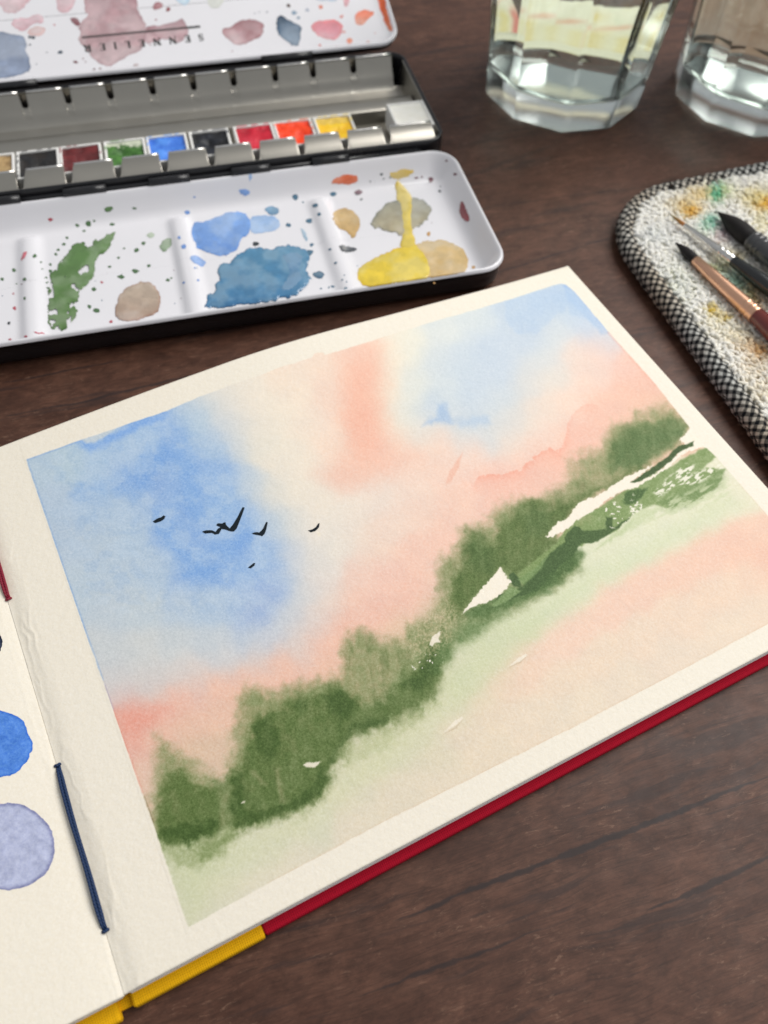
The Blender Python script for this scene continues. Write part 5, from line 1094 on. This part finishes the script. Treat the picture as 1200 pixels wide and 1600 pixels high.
m_, k_ = 8, 6; V = np.zeros((nl, m_, k_, 3)); th = np.linspace(-.25 * pi, 1.25 * pi, m_)
for i, q in enumerate(th):
    cx = ws * np.cos(q); cz = hs * (.62 + .62 * np.sin(q))
    ctr = np.stack([wc[:, 0] + np.cos(A_) * cx + ti[:, 0] * (.5 + .5 * np.sin(q)), wc[:, 1] + np.sin(A_) * cx + ti[:, 1] * (.5 + .5 * np.sin(q)), .0061 + cz], 1)
    rd = np.stack([np.cos(A_) * np.cos(q), np.sin(A_) * np.cos(q), np.full(nl, np.sin(q))], 1); bn_ = np.stack([-np.sin(A_), np.cos(A_), np.zeros(nl)], 1)
    for k in range(k_):
        f = 2 * pi * k / k_; V[:, i, k] = ctr + rad[:, None] * (rd * cos(f) + bn_ * sin(f))
bf = np.array([[i * k_ + k, i * k_ + (k + 1) % k_, (i + 1) * k_ + (k + 1) % k_, (i + 1) * k_ + k] for i in range(m_ - 1) for k in range(k_)])
F = (bf[None] + (np.arange(nl) * m_ * k_)[:, None, None]).reshape(-1, 4)
cl_ = np.repeat(stain_col(wc), m_ * k_, 0)
o_ = mesh('terry_loops', V.reshape(-1, 3), F, TERRY, mat_, colors=cl_); o_['kind'] = 'stuff'

# ------------------------------------------------------------------ brushes lying on the mat
def brush(label, tip, far, z0, z1, bprof, fprof, hprof, bm_, fm, hm, blabel=None, rings=(), bvc=None):
    A = at(*tip, z0 * MM); B = at(*far, z1 * MM); ax = (B - A) / np.linalg.norm(B - A)
    root = thing('paint_brush', label, 'brush', A, 'brushes on the terry mat')
    s = lambda pr: [(t * MM, r * MM) for t, r in pr]
    V, F = lathe(A, ax, s(bprof), 24); 
    if bvc is not None:
        t_ = (V - A) @ ax / MM; f = np.clip(t_ / bprof[-1][0], 0, 1)[:, None]; c = np.array(bvc[0]) * (1 - f) + np.array(bvc[1]) * f
        mesh('bristles', V, F, bm_, root, colors=srgb2lin(c / 255))
    else: mesh('bristles', V, F, bm_, root)
    V, F = lathe(A, ax, s(fprof), 32); fo = mesh('ferrule', V, F, fm, root)
    for t, r in rings:
        V, F = lathe(A, ax, s([(t - .9, r - .25), (t - .55, r + .1), (t - .2, r + .26), (t + .2, r + .26), (t + .55, r + .1), (t + .9, r - .25)]), 32); mesh('crimp_ring', V, F, fm, fo)
    V, F = lathe(A, ax, s(hprof), 32); mesh('handle', V, F, hm, root)
def L_(p, q, z): return float(np.linalg.norm(at(*p, z * MM) - at(*q, z * MM))) / MM
zc = 11.0
f0, f1 = L_((1046, 334), (1069, 353), zc), L_((1046, 334), (1148, 409), zc)
brush('thin liner brush with amber bristles, silver ferrule and black handle', (1046, 334), (1200, 448), 9.6, 11.6,
      [(0, .12), (f0 * .3, .45), (f0 * .7, .75), (f0 + .5, .8)], [(f0, .85), (f0 + .2, .95), (f1 * .8, 1.75), (f1, 2.0), (f1 + .3, 1.9)], [(f1 + .1, 1.85), (f1 + .6, 2.15), (f1 + 14, 2.9), (f1 + 45, 3.2), (f1 + 100, 1.8), (f1 + 118, .8)],
      mat_vcol('amber_hair', .5, .4, 2600), NICKEL, BLACKLAQ, rings=((f1 - 1.2, 1.95), (f1 - 3.6, 1.85), (f1 - 6.0, 1.75)), bvc=((120, 118, 70), (186, 110, 36)))
f0, f1 = L_((1056, 379), (1089, 407), zc), L_((1056, 379), (1184, 497), zc)
brush('round brush with black bristles, copper ferrule and red handle', (1056, 379), (1200, 510), 9.4, 11.4,
      [(0, .15), (f0 * .2, .9), (f0 * .45, 1.75), (f0 * .7, 2.05), (f0 + .6, 1.75)], [(f0, 1.85), (f0 + .25, 2.0), (f1 * .5, 2.5), (f1 - .6, 3.15), (f1, 3.2), (f1 + .2, 3.0)], [(f1, 2.9), (f1 + .5, 3.15), (f1 + 18, 4.2), (f1 + 50, 3.6), (f1 + 110, 1.6), (f1 + 122, .8)],
      BRISTLE, COPPER, REDLAQ, rings=((f1 - 2.4, 3.05), (f1 - 5.2, 2.9)))
f0, f1 = L_((1121, 331), (1178, 378), zc), L_((1121, 331), (1210, 402), zc)
brush('large black mop brush with dark clear ferrule, nearest the tumblers', (1121, 331), (1200, 396), 9.8, 12.2,
      [(0, .15), (f0 * .15, 1.2), (f0 * .4, 2.9), (f0 * .65, 3.7), (f0 * .85, 3.7), (f0 + .6, 3.3)], [(f0, 3.4), (f0 + .4, 3.7), (f0 + 2, 3.8), (f1, 4.0), (f1 + 8, 4.0), (f1 + 9, 3.6)], [(f1 + 8.5, 3.3), (f1 + 9, 3.6), (f1 + 25, 4.6), (f1 + 60, 4.0), (f1 + 100, 1.6), (f1 + 108, .8)],
      BRISTLE, SMOKE, BLACKLAQ, rings=((f0 + 1.6, 3.9), (f0 + 4.2, 3.95), (f0 + 6.8, 4.0)))
